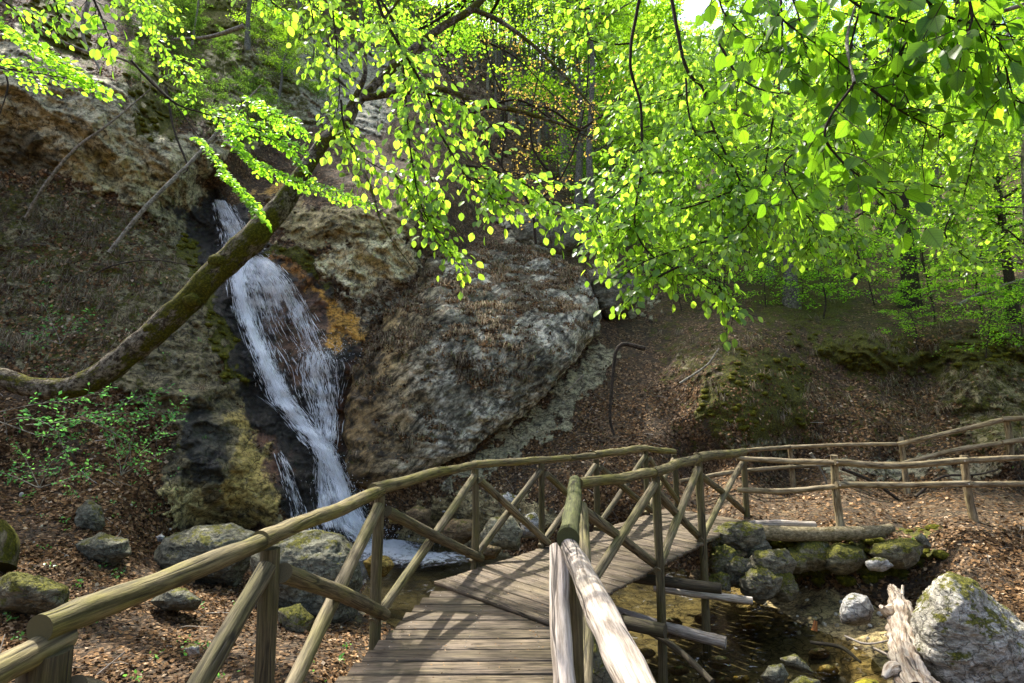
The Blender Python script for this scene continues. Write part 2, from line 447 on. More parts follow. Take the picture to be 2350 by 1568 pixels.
# ------------------------------------------------------------------ terrain: one continuous sheet of ground, gorge walls and hillside
CTRL = [  # (px, py, 'd' forward distance | 'z' height)
 # stream bed, pool and right bank
 (1450,1568,'z',-1.42),(1700,1500,'z',-1.42),(1420,1400,'z',-1.4),(1600,1400,'z',-1.36),(1560,1340,'z',-1.35),(1900,1568,'z',-1.38),(1600,1568,'z',-1.42),(1300,1500,'z',-1.3),
 (1750,1400,'z',-1.24),(1850,1420,'z',-1.17),(2000,1480,'z',-1.16),(2040,1568,'z',-1.2),(2200,1568,'z',-1.12),(2350,1568,'z',-1.0),
 (1700,1330,'z',-1.18),(1820,1330,'z',-.95),(1900,1318,'z',-.72),(2010,1320,'z',-.7),(2100,1330,'z',-.66),(1960,1400,'z',-1.02),
 (2350,1250,'z',-.22),(2350,1400,'z',-.62),(2200,1340,'z',-.55),(2200,1210,'z',-.03),
 (1640,1230,'z',-.5),(1720,1222,'z',-.12),(1850,1225,'z',-.12),(1990,1222,'z',-.12),(1850,1255,'z',-.35),(2050,1240,'z',-.3),(1700,1260,'z',-.5),
 (870,1255,'z',-1.22),(930,1265,'z',-1.36),(1000,1290,'z',-1.36),(1080,1290,'z',-1.36),(900,1330,'z',-1.36),(850,1370,'z',-1.3),(1200,1330,'z',-1.4),(950,1400,'z',-1.35),
 (1100,1240,'z',-1.05),(1030,1235,'z',-1.15),(1200,1225,'z',-.75),(1400,1235,'z',-.85),(1500,1290,'z',-1.2),
 # left foreground bank
 (820,1480,'z',-.95),(700,1500,'z',-.75),(550,1500,'z',-.66),(300,1500,'z',-.6),(0,1500,'z',-.5),(400,1400,'z',-.68),(700,1420,'z',-.95),(550,1400,'z',-.8),
 (0,1350,'z',-.25),(250,1350,'z',-.45),(100,1250,'z',-.1),(300,1230,'z',-.2),(450,1230,'z',-.7),(600,1260,'z',-1.0),
 (0,1150,'d',8.5),(250,1120,'d',9.3),(0,1000,'d',9.2),(200,1000,'d',9.8),(0,900,'d',9.8),(250,880,'d',10.3),(0,700,'d',10.8),(250,700,'d',11.3),(0,500,'d',11.6),(200,520,'d',12.1),(380,560,'d',12.8),(-300,1100,'d',7.6),(-300,700,'d',9.8),(-300,300,'d',10.8),
 # overhanging cliff at the upper left
 (0,395,'d',11.9),(80,370,'d',12.05),(0,310,'d',11.7),(90,310,'d',11.8),(0,250,'d',11.2),(150,350,'d',12.0),(250,300,'d',12.0),(250,420,'d',12.6),(400,440,'d',13.4),(400,370,'d',12.9),(250,200,'d',12.2),(0,120,'d',11.6),(130,140,'d',12.2),(380,300,'d',13.4),(520,350,'d',14.6),
 (60,30,'d',12.8),(200,90,'d',14.2),(300,60,'d',16.0),(420,180,'d',16.0),(430,80,'d',18.5),(600,120,'d',19.5),(300,-150,'d',20),(0,-200,'d',17),(-300,0,'d',12),(600,-200,'d',27),(560,240,'d',17.5),(640,300,'d',17.5),(700,200,'d',20),(750,80,'d',25),
 # rock wall left of the fall
 (420,640,'d',12.3),(470,760,'d',11.9),(500,880,'d',11.4),(400,800,'d',11.2),(380,900,'d',10.7),(560,1000,'d',11.2),(600,1100,'d',11.0),(500,1100,'d',10.5),(420,1180,'d',10.4),(400,1050,'d',10.4),(640,1200,'d',11.0),(620,1140,'d',10.95),
 # the channel of the fall
 (440,500,'d',14.4),(480,435,'d',15.0),(520,450,'d',14.9),(540,520,'d',14.5),(470,560,'d',14.1),(560,570,'d',13.9),(520,640,'d',13.3),(620,650,'d',13.3),(540,760,'d',12.8),(600,800,'d',12.9),(700,760,'d',13.3),(650,950,'d',12.5),(580,930,'d',12.2),(700,1050,'d',12.1),(640,1020,'d',12.1),(780,1200,'d',12.0),(700,1180,'d',11.7),(800,900,'d',13.0),(780,1040,'d',12.5),(830,1150,'d',12.4),(760,830,'d',12.9),(700,900,'d',12.8),
 # centre rocks and hillside
 (620,540,'d',14.1),(700,560,'d',14.0),(800,570,'d',14.0),(850,610,'d',14.1),(930,640,'d',14.6),(860,690,'d',14.4),(700,660,'d',13.7),(800,700,'d',13.9),(800,480,'d',14.4),(650,470,'d',14.9),(720,490,'d',14.6),(930,520,'d',14.8),(600,410,'d',16.2),(850,420,'d',16.5),(1000,440,'d',17),(1000,600,'d',16.0),(1100,540,'d',18.5),(1250,500,'d',20),(1230,540,'d',18.6),(1300,560,'d',19.2),(900,350,'d',19),(800,300,'d',19.5),(1100,400,'d',22),(1000,250,'d',25),(850,150,'d',27),(1200,300,'d',27),(1330,400,'d',27),(1100,100,'d',34),(1000,0,'d',36),(1300,150,'d',45),(1300,-100,'d',60),(900,-200,'d',45),
 # centre slope
 (1380,640,'d',18.4),(1380,720,'d',17.0),(1500,700,'d',18.5),(1430,800,'d',15.8),(1350,880,'d',14.6),(1400,1000,'d',12.9),(1250,1000,'d',13.3),(1150,1080,'d',12.6),(1300,1100,'d',11.7),(1450,1110,'d',11.4),(1200,1160,'d',11.6),(1080,1180,'d',11.9),(980,1170,'d',12.3),(900,1180,'d',12.5),(1500,1000,'d',12.8),(1550,900,'d',14.0),(1380,1170,'z',-.25),
 # right slope: mossy ledge, hollow, upper bank
 (1620,860,'d',13.4),(1650,930,'d',12.7),(1750,930,'d',12.9),(1700,1010,'d',12.4),(1650,790,'d',14.4),(1800,850,'d',14.2),(1800,780,'d',15.2),(1700,1075,'d',12.2),(1950,1075,'d',12.6),(1850,960,'d',13.6),(2050,900,'d',14.4),(2000,1000,'d',13.0),(1950,840,'d',15.0),(1980,800,'d',14.5),(2130,830,'d',14.9),(2130,780,'d',14.6),(2220,900,'d',13.4),(2330,850,'d',13.6),(2230,800,'d',14.0),(2330,780,'d',14.2),(2250,980,'d',12.6),(2350,1020,'d',11.8),(2150,1060,'d',12.3),
 (1600,720,'d',17.5),(1800,690,'d',17.8),(2000,740,'d',16.2),(2100,700,'d',17.5),(2300,700,'d',16.5),(1600,620,'d',22),(1800,620,'d',22.5),(2000,630,'d',21.5),(2150,610,'d',22),(2330,600,'d',21),(1450,560,'d',23),(1600,520,'d',30),(1900,540,'d',31),(2150,530,'d',30),(2350,520,'d',28),(1500,400,'d',38),(1800,400,'d',46),(2200,400,'d',44),(2700,450,'d',30),(1700,200,'d',60),(2100,200,'d',64),(2000,-100,'d',80),(1500,100,'d',58),(2600,100,'d',50),(2650,750,'d',14),
 # path across the bridge head
 (1700,1190,'z',-.03),(1950,1195,'z',0.0),(2230,1190,'z',0.02),(2350,1190,'z',.02),(1750,1140,'z',0.0),(1600,1150,'z',-.05),(2000,1140,'z',.02),(2350,1135,'z',.1),(1550,1175,'z',-.15),(2080,1125,'z',.05),(1820,1118,'z',.05),(1600,1120,'z',.02),(2310,1050,'z',.8),(2350,1085,'d',11.2),(2250,1100,'z',.3),
 (2700,1150,'z',.2),(2700,1400,'z',-.2),(2700,1000,'d',10.5),
 # below and beside the frame
 (-300,1400,'z',-.1),(-300,1800,'z',-.4),(-900,900,'d',7),(-900,1500,'z',.3),(-900,300,'d',8),(-900,-500,'d',9),(-300,-600,'d',14),(400,1800,'z',-.9),(900,1750,'z',-1.2),(1175,1600,'z',-1.3),(1600,1900,'z',-1.4),(2100,1900,'z',-1.2),(2700,1700,'z',-.8),(3200,1500,'z',-.4),(3200,1000,'d',9),(3200,500,'d',18),(3200,-500,'d',40),
 (0,2600,'z',-1.1),(1200,2600,'z',-1.3),(2400,2600,'z',-1.2),(3200,2400,'z',-1.0),(-900,2500,'z',-.8),(1200,-700,'d',70),(2200,-700,'d',90),
]
def ctrl_inv():
    q = []
    for px, py, k, v in CTRL:
        if k == 'd': q.append((px, py, 1.0 / v))
        else:
            r = rays(px, py); q.append((px, py, float(r[2] / (v - CAM[2]))))
    return np.array(q)
_q = ctrl_inv()
_X = _q[:, :2] / 1000.0
def _U(r2): return 0.5 * r2 * np.log(r2 + 1e-12)
_n = len(_X)
_K = _U(((_X[:, None] - _X[None]) ** 2).sum(-1)) + np.eye(_n) * 6e-5
_Pm = np.concatenate([np.ones((_n, 1)), _X], 1)
_A = np.zeros((_n + 3, _n + 3)); _A[:_n, :_n] = _K; _A[:_n, _n:] = _Pm; _A[_n:, :_n] = _Pm.T
_w = np.linalg.solve(_A, np.concatenate([_q[:, 2], np.zeros(3)]))
def inv_depth(px, py):
    X = np.stack([px, py], -1).reshape(-1, 2) / 1000.0
    out = np.empty(len(X))
    for s in range(0, len(X), 20000):
        x = X[s:s + 20000]
        out[s:s + 20000] = _U(((x[:, None] - _X[None]) ** 2).sum(-1)) @ _w[:_n] + _w[_n] + x @ _w[_n + 1:]
    return out.reshape(px.shape)

PXS = np.concatenate([np.linspace(-900, -60, 40), np.linspace(-50, 2400, 720), np.linspace(2415, 3250, 40)])
PYS = np.concatenate([np.linspace(-700, -25, 40), np.linspace(-15, 1583, 480), np.linspace(1600, 2600, 50)])
GX, GY = np.meshgrid(PXS, PYS)
# coarse evaluation then bilinear upsampling keeps it quick
cX = np.linspace(-900, 3250, 416); cY = np.linspace(-700, 2600, 331)
_c = inv_depth(*np.meshgrid(cX, cY))
def bil(grid, xs, ys, px, py):
    px = np.clip(np.asarray(px, float), xs[0], xs[-1] - 1e-6); py = np.clip(np.asarray(py, float), ys[0], ys[-1] - 1e-6)
    i = np.clip(np.searchsorted(xs, px, side='right') - 1, 0, len(xs) - 2); j = np.clip(np.searchsorted(ys, py, side='right') - 1, 0, len(ys) - 2)
    u = (px - xs[i]) / (xs[i + 1] - xs[i]); v = (py - ys[j]) / (ys[j + 1] - ys[j])
    return grid[j, i] * (1 - u) * (1 - v) + grid[j, i + 1] * u * (1 - v) + grid[j + 1, i] * (1 - u) * v + grid[j + 1, i + 1] * u * v
INV = bil(_c, cX, cY, GX, GY)
INV = np.clip(INV, 1 / 90.0, 1 / 0.9)
D0 = 1.0 / INV
_w1 = fbm(np.stack([GX / 70, GY / 70, 0 * GX], -1), 6, .62) * 120
_w2 = fbm(np.stack([GX / 70, GY / 70, 0 * GX + 9], -1), 6, .62) * 110
_pn = fbm(np.stack([GX / 34, GY / 34, 0 * GX + 4], -1), 5, .7)
WX, WY = GX + _w1, GY + _w2
def polymask(poly, soft, X=None, Y=None):
    X = WX if X is None else X; Y = WY if Y is None else Y
    poly = np.asarray(poly, float); n = len(poly)
    x0, y0 = poly.min(0) - soft * 1.5; x1, y1 = poly.max(0) + soft * 1.5
    out = np.zeros(X.shape)
    sel = (X > x0) & (X < x1) & (Y > y0) & (Y < y1)
    x = X[sel]; y = Y[sel]
    inside = np.zeros(x.shape, bool); dmin = np.full(x.shape, 1e9)
    for k in range(n):
        ax, ay = poly[k]; bx, by = poly[(k + 1) % n]
        c = ((ay > y) != (by > y)) & (x < (bx - ax) * (y - ay) / (by - ay + 1e-12) + ax)
        inside ^= c
        t = np.clip(((x - ax) * (bx - ax) + (y - ay) * (by - ay)) / ((bx - ax) ** 2 + (by - ay) ** 2 + 1e-9), 0, 1)
        dmin = np.minimum(dmin, np.hypot(x - ax - t * (bx - ax), y - ay - t * (by - ay)))
    sd = np.where(inside, dmin, -dmin)
    out[sel] = np.clip(sd / soft * 0.5 + 0.5, 0, 1)
    return out * out * (3 - 2 * out)
TINT = np.zeros(GX.shape + (3,)); TINT[:] = (0.17, 0.145, 0.10)
LIT = np.full(GX.shape, 0.8); MOS = np.full(GX.shape, 0.2); WET = np.zeros(GX.shape); RCK = np.full(GX.shape, 0.12)
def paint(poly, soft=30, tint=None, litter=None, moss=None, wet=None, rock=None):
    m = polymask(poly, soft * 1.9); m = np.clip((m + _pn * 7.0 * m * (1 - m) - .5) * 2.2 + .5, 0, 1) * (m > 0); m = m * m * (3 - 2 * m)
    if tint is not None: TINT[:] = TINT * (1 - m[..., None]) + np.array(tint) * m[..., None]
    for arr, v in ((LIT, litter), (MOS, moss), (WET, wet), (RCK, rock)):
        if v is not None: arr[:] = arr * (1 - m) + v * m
# left hillside
paint([(-900,380),(200,420),(450,560),(480,700),(300,900),(0,860),(-900,900)], 40, (.20,.18,.12), .46, .48, 0, .42)
paint([(-900,860),(0,860),(330,900),(420,1000),(380,1200),(500,1300),(820,1420),(900,2600),(-900,2600)], 40, (.14,.11,.075), .95, .16, 0, .05)
# tan cliff
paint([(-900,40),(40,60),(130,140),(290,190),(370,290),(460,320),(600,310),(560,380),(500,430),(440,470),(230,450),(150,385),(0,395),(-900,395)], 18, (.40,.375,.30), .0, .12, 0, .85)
paint([(-900,300),(50,295),(130,340),(140,400),(0,400),(-900,400)], 14, (.12,.105,.075), .05, .25, 0, .8)  # undercut: shade beneath the overhang painted in as dark tint
paint([(165,350),(300,365),(430,430),(390,470),(230,450),(170,420)], 14, (.42,.40,.28), .0, .12, 0, 1)
paint([(40,10),(150,-20),(230,110),(200,150),(120,130)], 18, (.2,.2,.1), .1, .95, 0, .6)
paint([(290,170),(350,190),(380,300),(340,300)], 14, (.2,.2,.1), .1, .85, 0, .6)
paint([(300,60),(560,120),(640,240),(600,310),(380,290),(300,170)], 25, (.2,.19,.12), .35, .78, 0, .5)
paint([(500,180),(560,160),(620,200),(600,250),(520,240)], 20, (.34,.31,.22), .1, .35, 0, .8)
paint([(560,60),(760,40),(760,260),(640,330),(560,240)], 30, (.28,.27,.20), .25, .52, 0, .6)
paint([(690,60),(900,120),(960,260),(800,330),(700,240)], 25, (.36,.35,.34), .15, .15, 0, .7)
# purple brown slope above the fall
paint([(380,-60),(700,-60),(760,60),(560,120),(380,60)], 30, (.2,.2,.12), .3, .8, 0, .5)
paint([(440,400),(560,340),(800,330),(1000,430),(980,480),(800,470),(640,480),(500,450)], 25, (.24,.19,.17), .72, .1, 0, .35)
paint([(900,180),(1100,100),(1400,250),(1350,520),(1050,480),(900,340)], 40, (.22,.19,.17), .62, .2, 0, .5)
paint([(640,420),(700,420),(680,470),(560,455)], 14, (.5,.3,.1), .1, .1, 0, .5)
paint([(1150,490),(1300,500),(1400,580),(1300,600),(1180,560)], 16, (.3,.3,.27), .1, .1, 0, .9)
# wall left of the fall
paint([(240,870),(440,600),(500,680),(520,850),(560,930),(620,1060),(655,1215),(390,1215),(370,1120),(400,1000),(300,910)], 22, (.19,.165,.11), .08, .36, .35, .9)
paint([(560,900),(590,1000),(650,1160),(640,1215),(540,1215),(500,1130),(540,1050),(520,960)], 20, (.38,.30,.12), .0, .22, .22, .9)
paint([(380,1110),(470,1130),(520,1200),(380,1210)], 18, (.48,.42,.23), .05, .1, .1, .9)
paint([(430,900),(500,950),(500,1100),(420,1080)], 22, (.09,.09,.075), .0, .25, .6, .9)
paint([(290,430),(420,450),(470,560),(400,560)], 18, (.25,.23,.16), .2, .4, 0, .9)
# channel of the fall
paint([(420,480),(480,440),(560,470),(600,560),(700,600),(800,740),(840,900),(800,1080),(860,1240),(650,1250),(650,1150),(590,1000),(520,850),(480,640),(400,540)], 14, (.07,.06,.05), .0, .05, .95, .75)
paint([(600,650),(700,640),(760,760),(740,880),(660,880),(610,760)], 22, (.30,.17,.12), .0, .0, .6, .6)
paint([(590,1000),(660,1040),(660,1120),(610,1100)], 14, (.22,.11,.075), .0, .0, .6, .6)
paint([(800,830),(860,800),(830,960),(780,1080),(760,1020)], 16, (.18,.075,.03), .0, .0, .75, .6)
paint([(410,540),(450,560),(490,660),(560,900),(520,860),(470,700)], 10, (.1,.1,.05), .0, .98, .1, .5)
paint([(600,575),(700,565),(770,600),(740,650),(690,620),(610,590)], 14, (.12,.11,.06), .05, .75, .2, .6)
paint([(620,590),(690,600),(700,660),(650,630)], 12, (.32,.16,.06), .0, .05, .4, .7)
paint([(695,665),(800,680),(850,740),(830,790),(760,800),(730,750)], 14, (.50,.27,.07), .12, .0, .3, .6)
paint([(690,690),(740,690),(760,760),(710,760)], 12, (.30,.17,.13), .0, .0, .6, .6)
paint([(770,640),(860,640),(960,590),(1000,600),(900,720),(840,750),(780,690)], 16, (.34,.31,.28), .5, .05, .1, .7)
paint([(620,490),(800,470),(950,480),(980,560),(800,560),(640,560)], 16, (.27,.23,.14), .05, .15, 0, 1)
paint([(745,580),(860,535),(955,570),(960,620),(930,650),(840,670),(760,640)], 12, (.60,.56,.44), .0, .02, 0, 1)
# centre slope
paint([(1380,780),(1420,830),(1250,1010),(1080,1110),(1000,1110),(1200,960)], 16, (.32,.29,.22), .35, .05, 0, .5)
paint([(1350,600),(1460,640),(1560,720),(1500,740),(1380,720)], 16, (.26,.25,.22), .15, .2, 0, .9)
paint([(1000,1130),(1200,1130),(1300,1180),(1100,1290),(880,1230)], 16, (.34,.28,.18), .35, .2, .1, .6)
# right slope
paint([(1480,680),(1700,660),(2400,660),(2400,1040),(1900,1060),(1560,1040),(1500,860)], 60, (.15,.125,.085), .9, .42, 0, .25)
paint([(1600,800),(1700,780),(1850,830),(1860,960),(1750,1010),(1640,1000),(1600,900)], 25, (.15,.13,.09), .5, .72, 0, .5)
paint([(1560,790),(1640,760),(1660,820),(1600,880),(1540,870)], 14, (.25,.22,.16), .55, .5, 0, .6)
paint([(1780,560),(1950,600),(1940,760),(1780,760),(1720,680)], 30, (.12,.1,.07), .6, .6, 0, .4)
paint([(2000,550),(2200,560),(2250,640),(2100,660)], 30, (.12,.1,.07), .6, .55, 0, .4)
paint([(1850,770),(2100,790),(2400,760),(2400,880),(2200,850),(1950,860)], 20, (.08,.07,.05), .2, .70, 0, .9)  # mossy ledge, the shade of its undercut painted in as dark tint
paint([(2140,850),(2400,850),(2400,1000),(2260,1040),(2160,930)], 20, (.26,.23,.15), .4, .5, 0, .8)
paint([(1650,1010),(1850,1000),(1800,1060),(1680,1050)], 14, (.26,.25,.2), .5, .45, 0, .7)
paint([(2100,1040),(2300,1060),(2250,1100),(1900,1100),(1850,1070)], 12, (.24,.23,.2), .4, .3, 0, .5)
# path
paint([(1560,1130),(1900,1140),(2400,1130),(3200,1150),(3200,1230),(2400,1215),(1950,1205),(1700,1215),(1600,1190)], 14, (.16,.115,.08), .55, .0, 0, .05)
# mossy bank under the path
paint([(1740,1225),(2140,1225),(2130,1290),(2050,1325),(1840,1325),(1700,1300)], 12, (.2,.18,.12), .15, .85, 0, .9)
paint([(1850,1248),(2120,1240),(1980,1268)], 8, (.2,.15,.1), 1.0, .0, 0, .3)
# gravel bank and stream bed
paint([(1640,1330),(1830,1330),(1960,1370),(2060,1420),(2060,1640),(1960,1640),(1880,1480),(1740,1420),(1640,1390)], 14, (.36,.29,.17), .34, .02, .1, .25)
paint([(1280,1330),(1560,1310),(1700,1380),(1860,1450),(1960,1568),(2000,1900),(1300,1900),(1250,1500)], 16, (.15,.13,.085), .15, .2, .1, .35)
paint([(860,1245),(1030,1240),(1250,1300),(1250,1450),(960,1450),(820,1400),(820,1300)], 14, (.20,.18,.12), .0, .0, .55, .3)

TINT *= np.array([1.04, 1.0, .76])
# displacement along the view-free ray parameter (real relief in metres)
P0 = P(GX, GY, D0)
far = np.clip(D0 / 14.0, 0.5, 3.0)
strata = P0 @ np.array([0.35, 0.10, 0.9])
warp = np.stack([fbm(P0 * .5 + o_, 3) for o_ in (0, 50, 90)], -1) * 1.6
sp = np.stack([P0[..., 0] * .6, P0[..., 1] * .5, strata * .95], -1) + warp
rk = fbm(sp, 6, 0.52, ridged=True) - 0.1
rk2 = fbm(P0 * 2.6, 5, 0.6, ridged=True)
sm = fbm(P0 * 0.9 + 31, 6, 0.52)
fine = fbm(P0 * 7.0 + 11, 3, 0.6)
disp = RCK * (rk * 0.80 + rk2 * 0.24 + fine * 0.07) * far + (1 - RCK) * (sm * 0.22 + fine * 0.035) * np.clip(far, .5, 2.0)
disp *= np.clip((D0 - 2.0) / 6.0, 0.15, 1.0)
_flat = polymask([(820,1230),(1080,1230),(1280,1300),(1700,1370),(2000,1500),(2000,2600),(800,2600),(800,1350)], 40, GX, GY)
_pathm = polymask([(1560,1120),(3250,1110),(3250,1240),(1690,1215)], 20, GX, GY)
disp *= (1 - 0.8 * np.maximum(_flat, _pathm))
DEP = np.maximum(D0 - disp * 1.0, 0.8)
TP = P(GX, GY, DEP)
def depth_at(px, py): return bil(DEP, PXS, PYS, px, py)
def ground(px, py, lift=0.0):
    d = depth_at(px, py); return P(np.asarray(px, float), np.asarray(py, float), d - lift)
ny, nx = GX.shape
_idx = np.arange(ny * nx).reshape(ny, nx)
_f = np.stack([_idx[1:, :-1], _idx[1:, 1:], _idx[:-1, 1:], _idx[:-1, :-1]], -1).reshape(-1, 4)
# the ridge line of the gorge: nothing stands above it but trees and sky
_sky = np.interp(PXS, [-900, 500, 800, 1000, 1150, 1300, 1700, 2400, 3250], [-110, -90, -60, 10, 90, 170, 215, 260, 230])
_keep = (GY + fbm(np.stack([GX / 90, 0 * GX, 0 * GX], -1), 4) * 60)[1:, 1:] > np.broadcast_to(_sky, GX.shape)[1:, 1:]
_f = _f[_keep.ravel()]
me = raw_mesh("ground", TP.reshape(-1, 3), [_f])
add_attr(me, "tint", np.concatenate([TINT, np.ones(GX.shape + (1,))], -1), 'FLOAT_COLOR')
add_attr(me, "masks", np.stack([LIT, MOS, WET, np.ones(GX.shape)], -1), 'FLOAT_COLOR')
M_ground = mat_terrain()
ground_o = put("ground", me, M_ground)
tag(ground_o, kind="structure")
_gu = np.gradient(TP, axis=1); _gv = np.gradient(TP, axis=0)
NRM = np.cross(_gv, _gu); NRM /= np.linalg.norm(NRM, axis=-1)[..., None] + 1e-12
def normal_at(px, py):
    return np.stack([bil(NRM[..., k], PXS, PYS, px, py) for k in range(3)], -1)
# the rest of the valley floor, behind and under the viewer
g2 = np.linspace(-1, 1, 41); bx_, by_ = np.meshgrid(g2 * 160, g2 * 160 - 10)
bz = -2.2 - 0.35 * fbm(np.stack([bx_ / 9, by_ / 9, 0 * bx_], -1), 3) + np.clip(np.hypot(bx_, by_ + 0) - 25, 0, 200) * 0.25 * (by_ < 0)
bi = np.arange(41 * 41).reshape(41, 41)
bme = raw_mesh("valley_floor", np.stack([bx_, by_, bz], -1).reshape(-1, 3), [np.stack([bi[:-1, :-1], bi[:-1, 1:], bi[1:, 1:], bi[1:, :-1]], -1).reshape(-1, 4)])
add_attr(bme, "tint", np.tile([.17, .145, .1, 1], (41 * 41, 1)), 'FLOAT_COLOR'); add_attr(bme, "masks", np.tile([.9, .2, 0, 1], (41 * 41, 1)), 'FLOAT_COLOR')
tag(put("valley_floor", bme, M_ground), kind="structure")

# ------------------------------------------------------------------ water
def mat_stream():
    m, nt = mat("stream_water"); N = NT(nt)
    g = N.n('ShaderNodeNewGeometry'); pos = g.outputs['Position']
    n = N.noise(N.map(pos, (1, 0.6, 1)), 5, 4, 0.6, 0.6)
    n2 = N.noise(pos, 17, 3, 0.6)
    b = N.bump(N.math('MULTIPLY_ADD', n2, 0.3, n), 0.04, 0.05)
    gl = N.n('ShaderNodeBsdfGlossy', inp={'Color': (1, 1, 1, 1), 'Roughness': 0.16, 'Normal': b}).outputs[0]
    tr = N.n('ShaderNodeBsdfTransparent', inp={'Color': (0.72, 0.69, 0.56, 1)}).outputs[0]
    fr = N.n('ShaderNodeFresnel', inp={'IOR': 1.33, 'Normal': b}).outputs[0]
    body = N.n('ShaderNodeMixShader', inp={0: N.math('MULTIPLY', fr, 0.9), 1: tr, 2: gl}).outputs[0]
    foam = N.n('ShaderNodeBsdfDiffuse', inp={'Color': (0.8, 0.82, 0.84, 1), 'Normal': N.bump(N.noise(pos, 26, 6, .75, .8), 1.0, .06)}).outputs[0]
    fa = N.attr('foam').outputs['Fac']
    ff = N.mapr(N.math('ADD', fa, N.math('MULTIPLY_ADD', N.noise(N.map(pos, (1, 1, 1)), 7, 9, 0.8, 0.8), 3.0, -1.5)), 0.25, 0.8)
    N.out(N.n('ShaderNodeMixShader', inp={0: ff, 1: body, 2: foam}).outputs[0])
    return m
WZ = -1.2
wx, wy = np.meshgrid(np.linspace(-4.5, 6.0, 300), np.linspace(1.5, 13.2, 330))
c0 = PZ(np.array(880.), np.array(1262.), WZ); c1 = PZ(np.array(985.), np.array(1282.), WZ)
foam = np.clip(1.25 - np.hypot(wx - c0[0], (wy - c0[1])) / 0.85, 0, 1) + 0.72 * np.clip(1.3 - np.hypot(wx - c1[0], (wy - c1[1]) * 1.5) / .85, 0, 1)
spl = np.clip(1.2 - np.hypot(wx - c0[0], (wy - c0[1])) / 0.7, 0, 1)
wz = WZ + spl * 0.22 * (0.4 + fbm(np.stack([wx * 5, wy * 5, 0 * wx + 8], -1), 4, .6)) + 0.004 * fbm(np.stack([wx * 3, wy * 3, 0 * wx], -1), 3) + np.clip(foam, 0, 1) * (0.10 * fbm(np.stack([wx * 7, wy * 7, 0 * wx + 3], -1), 4, .65, True) + .05)
wi = np.arange(wx.size).reshape(wx.shape)
wme = raw_mesh("stream", np.stack([wx, wy, wz], -1).reshape(-1, 3), [np.stack([wi[:-1, :-1], wi[:-1, 1:], wi[1:, 1:], wi[1:, :-1]], -1).reshape(-1, 4)])
rif = np.clip(0.30 * fbm(np.stack([wx * 1.2, wy * 1.2, 0 * wx + 5], -1), 3) + 0.05, 0, .2)
add_attr(wme, "foam", np.clip(foam + rif, 0, 1.3))
tag(put("stream", wme, mat_stream()), kind="structure")

def mat_fall():
    m, nt = mat("falling_water"); N = NT(nt)
    uv = N.attr('flow').outputs['Vector']
    den = N.attr('dens').outputs['Fac']
    s = N.n('ShaderNodeSeparateXYZ', inp={0: uv})
    a = N.noise(N.map(uv, (17, 1.3, 1)), 1.0, 7, 0.72, 0.9)
    b = N.noise(N.map(uv, (46, 6, 1), loc=(3, 2, 0)), 1.0, 6, 0.8, 0.8)
    c = N.noise(N.map(uv, (3.5, 1.4, 1), loc=(7, 2, 0)), 1.0, 5, 0.7, 0.8)
    v = N.math('ADD', N.math('MULTIPLY', a, 0.5), N.math('MULTIPLY_ADD', b, 0.34, N.math('MULTIPLY', c, 0.5)))
    al = N.mapr(N.math('ADD', v, N.math('ADD', den, -1.19)), -0.03, 0.17)
    al = N.math('MULTIPLY', al, N.mapr(den, 0, 0.4, 0, 0.9))
    d = N.n('ShaderNodeBsdfDiffuse', inp={'Color': (0.93, 0.95, 0.97, 1)}).outputs[0]
    t = N.n('ShaderNodeBsdfTranslucent', inp={'Color': (0.93, 0.95, 0.97, 1)}).outputs[0]
    w = N.n('ShaderNodeMixShader', inp={0: 0.4, 1: d, 2: t}).outputs[0]
    tr = N.n('ShaderNodeBsdfTransparent').outputs[0]
    N.out(N.n('ShaderNodeMixShader', inp={0: al, 1: tr, 2: w}).outputs[0])
    return m
M_fall = mat_fall()
